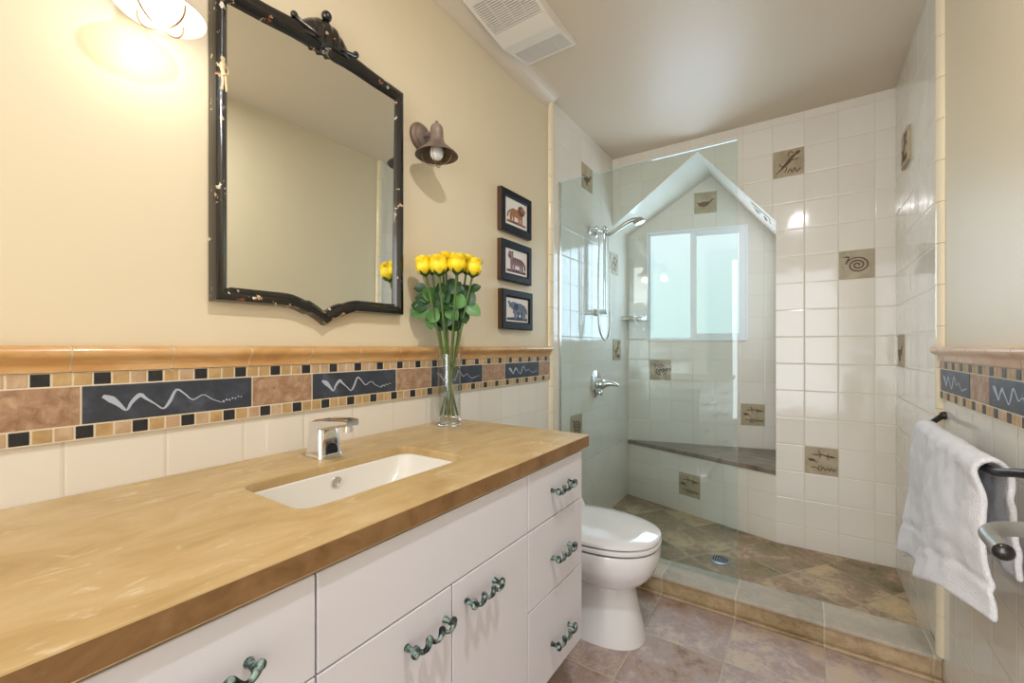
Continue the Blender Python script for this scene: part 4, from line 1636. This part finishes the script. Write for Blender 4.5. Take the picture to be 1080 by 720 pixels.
def towel_mesh():
    """cloth folded over the rod: back flap, fold, front drape and a second layer under the front one"""
    b = MB()
    NU, NV = 60, 64

    def bx(y):      # rod axis at y
        return .319 + .012 * max(0, (y - 1.75) / .2) ** 2, .885 + .008 * max(0, (1.40 - y) / .2)

    def sheet(inner, u0=0.0):
        rows = []
        for i in range(NV + 1):
            v = i / NV
            row = []
            for j in range(NU + 1):
                u = u0 + (1 - u0) * j / NU        # 0 near the camera, 1 at the far end
                y = 1.280 + .605 * u
                x0, z0 = bx(y)
                r = .025 if not inner else .014
                zfront = .612 - .150 * u + .014 * math.sin(u * 9) - (.022 * u if inner else 0)
                zback = .680 - .03 * u + (.012 if inner else 0)
                Lb, La, Lf = z0 - zback, PI * r, z0 - zfront
                s = v * (Lb + La + Lf)
                if s < Lb:
                    x = x0 + r + (.005 * math.sin(u * 7 + 1) + .006) * (1 - s / Lb)
                    z = zback + s
                    yy = y - .012 * (1 - s / Lb) * (1 - u)
                elif s < Lb + La:
                    a = (s - Lb) / r
                    x = x0 + r * math.cos(a)
                    z = z0 + r * math.sin(a)
                    yy = y
                else:
                    q = (s - Lb - La) / Lf
                    z = z0 - (s - Lb - La)
                    ramp = min(1, u / .3)
                    fold = ramp * (.016 * math.sin(u * 5.2 + .6) + .010 * math.sin(u * 11 + 2 + q * 1.5)) + .004 * math.sin(u * 23 + q * 4)
                    x = x0 - r - .032 * q * (.12 + .88 * ramp) - fold * (q ** .8) + .003 * math.sin(q * 9 + u * 3)
                    yy = y + (.035 * q * (u - .4) if u > .4 else .17 * q * (u - .4) * (1 - u))
                    if u < .10:
                        x += .012 * (1 - u / .10) ** 2 * min(1, q * 5)
                    if inner:
                        x += .006
                        yy += .022 * q
                    elif .74 < q < .79:
                        x += .004
                    elif .79 <= q < .81:
                        x -= .002
                x += .005 * noise.noise(Vector((u * 12, v * 16, 3.0 if inner else 0))) + .0022 * noise.noise(Vector((u * 45, v * 60, 1.0)))
                row.append(Vector((x, yy, z)))
            rows.append(row)
        vs = [p for r_ in rows for p in r_]
        b.add(vs, [[i * (NU + 1) + j, i * (NU + 1) + j + 1, (i + 1) * (NU + 1) + j + 1, (i + 1) * (NU + 1) + j] for i in range(NV) for j in range(NU)])

    sheet(False)
    sheet(True, .45)
    return b


o = towel_mesh().build('bath_towel', M['towel'], None, smooth=80, loc=(.32, 1.58, .885), recalc=True)
sm = o.modifiers.new('thickness', 'SOLIDIFY')
sm.thickness = .011
sm.offset = 0
sb = o.modifiers.new('soft', 'SUBSURF')
sb.levels = sb.render_levels = 1
tag(o, 'white terry bath towel draped over the iron towel bar on the right wall', 'towel')

t = thing('wall_hook', 'thick grey iron arm with black end, nearest the camera in front of the towel', 'hook', (XR, .905, .906))
b = MB()
hk = smooth_path([(XR - .001, .905, .906), (.33, .885, .906), (.262, .858, .906), (.218, .836, .906), (.199, .812, .905), (.196, .788, .904), (.197, .755, .902)], 6)
b.tube(hk, .0095, 16)
b.build('arm', M['irongrey'], t, smooth=60)
b = MB()
b.sphere((.197, .754, .902), .0102, 16, 10, sc=(1, .6, 1))
b.build('end_cap', M['blackcap'], t, smooth=60)
b = MB()
b.lathe([(.032, 0), (.030, -.008), (.016, -.014), (.0105, -.02)], (XR - .0003, .905, .906), 'X', 20)
b.build('rosette', M['irongrey'], t, smooth=50)

# ------------------------------------------------------------------ exhaust fan on the ceiling
vx0, vx1 = -1.085, -.828
t = thing('exhaust_fan', 'white plastic exhaust fan cover with two grilles on the ceiling', 'fan', ((vx0 + vx1) / 2, 1.5, ZC))
yA, yB_, yC, yD, yE = 1.268, 1.300, 1.455, 1.575, 1.715
zb = ZC - .001
prof = [(yA, zb - .012), (yB_, zb - .016), (yC, zb - .036), (1.535, zb - .044), (1.600, zb - .032), (yE, zb - .012), (yE + .014, zb - .010)]
b = MB()
for (y0, z0), (y1, z1) in zip(prof[:-1], prof[1:]):
    grille = (y0, y1) in ((yB_, yC), (1.600, yE))
    if grille:
        for xa, xb in ((vx0, vx0 + .014), (vx1 - .014, vx1)):
            b.add([(xa, y0, z0), (xb, y0, z0), (xb, y1, z1), (xa, y1, z1), (xa, y0, zb), (xb, y0, zb), (xb, y1, zb), (xa, y1, zb)],
                  [[0, 3, 2, 1], [0, 1, 5, 4], [1, 2, 6, 5], [2, 3, 7, 6], [3, 0, 4, 7]])
    else:
        b.add([(vx0, y0, z0), (vx1, y0, z0), (vx1, y1, z1), (vx0, y1, z1), (vx0, y0, zb), (vx1, y0, zb), (vx1, y1, zb), (vx0, y1, zb)],
              [[0, 3, 2, 1], [0, 1, 5, 4], [1, 2, 6, 5], [2, 3, 7, 6], [3, 0, 4, 7]])
b.build('cover', M['fan'], t)
for (y0, z0), (y1, z1), n in ((prof[1], prof[2], 15), (prof[4], prof[5], 13)):
    b = MB()
    for i in range(n):
        k0 = (i + .12) / n
        k1 = (i + .60) / n
        ya, yb2 = y0 + (y1 - y0) * k0, y0 + (y1 - y0) * k1
        za, zb2 = z0 + (z1 - z0) * k0, z0 + (z1 - z0) * k1
        b.add([(vx0 + .014, ya, za), (vx1 - .014, ya, za), (vx1 - .014, yb2, zb2), (vx0 + .014, yb2, zb2), (vx0 + .014, ya, za + .004), (vx1 - .014, ya, za + .004), (vx1 - .014, yb2, zb2 + .004), (vx0 + .014, yb2, zb2 + .004)],
              [[0, 3, 2, 1], [4, 5, 6, 7], [0, 1, 5, 4], [1, 2, 6, 5], [2, 3, 7, 6], [3, 0, 4, 7]])
    for j in range(1, 4):
        x = vx0 + .014 + (vx1 - vx0 - .028) * j / 4
        b.add([(x - .001, y0, z0), (x + .001, y0, z0), (x + .001, y1, z1), (x - .001, y1, z1), (x - .001, y0, z0 + .005), (x + .001, y0, z0 + .005), (x + .001, y1, z1 + .005), (x - .001, y1, z1 + .005)],
              [[0, 3, 2, 1], [4, 5, 6, 7], [0, 1, 5, 4], [1, 2, 6, 5], [2, 3, 7, 6], [3, 0, 4, 7]])
    b.build('grille', M['fan'], t)
b = MB()
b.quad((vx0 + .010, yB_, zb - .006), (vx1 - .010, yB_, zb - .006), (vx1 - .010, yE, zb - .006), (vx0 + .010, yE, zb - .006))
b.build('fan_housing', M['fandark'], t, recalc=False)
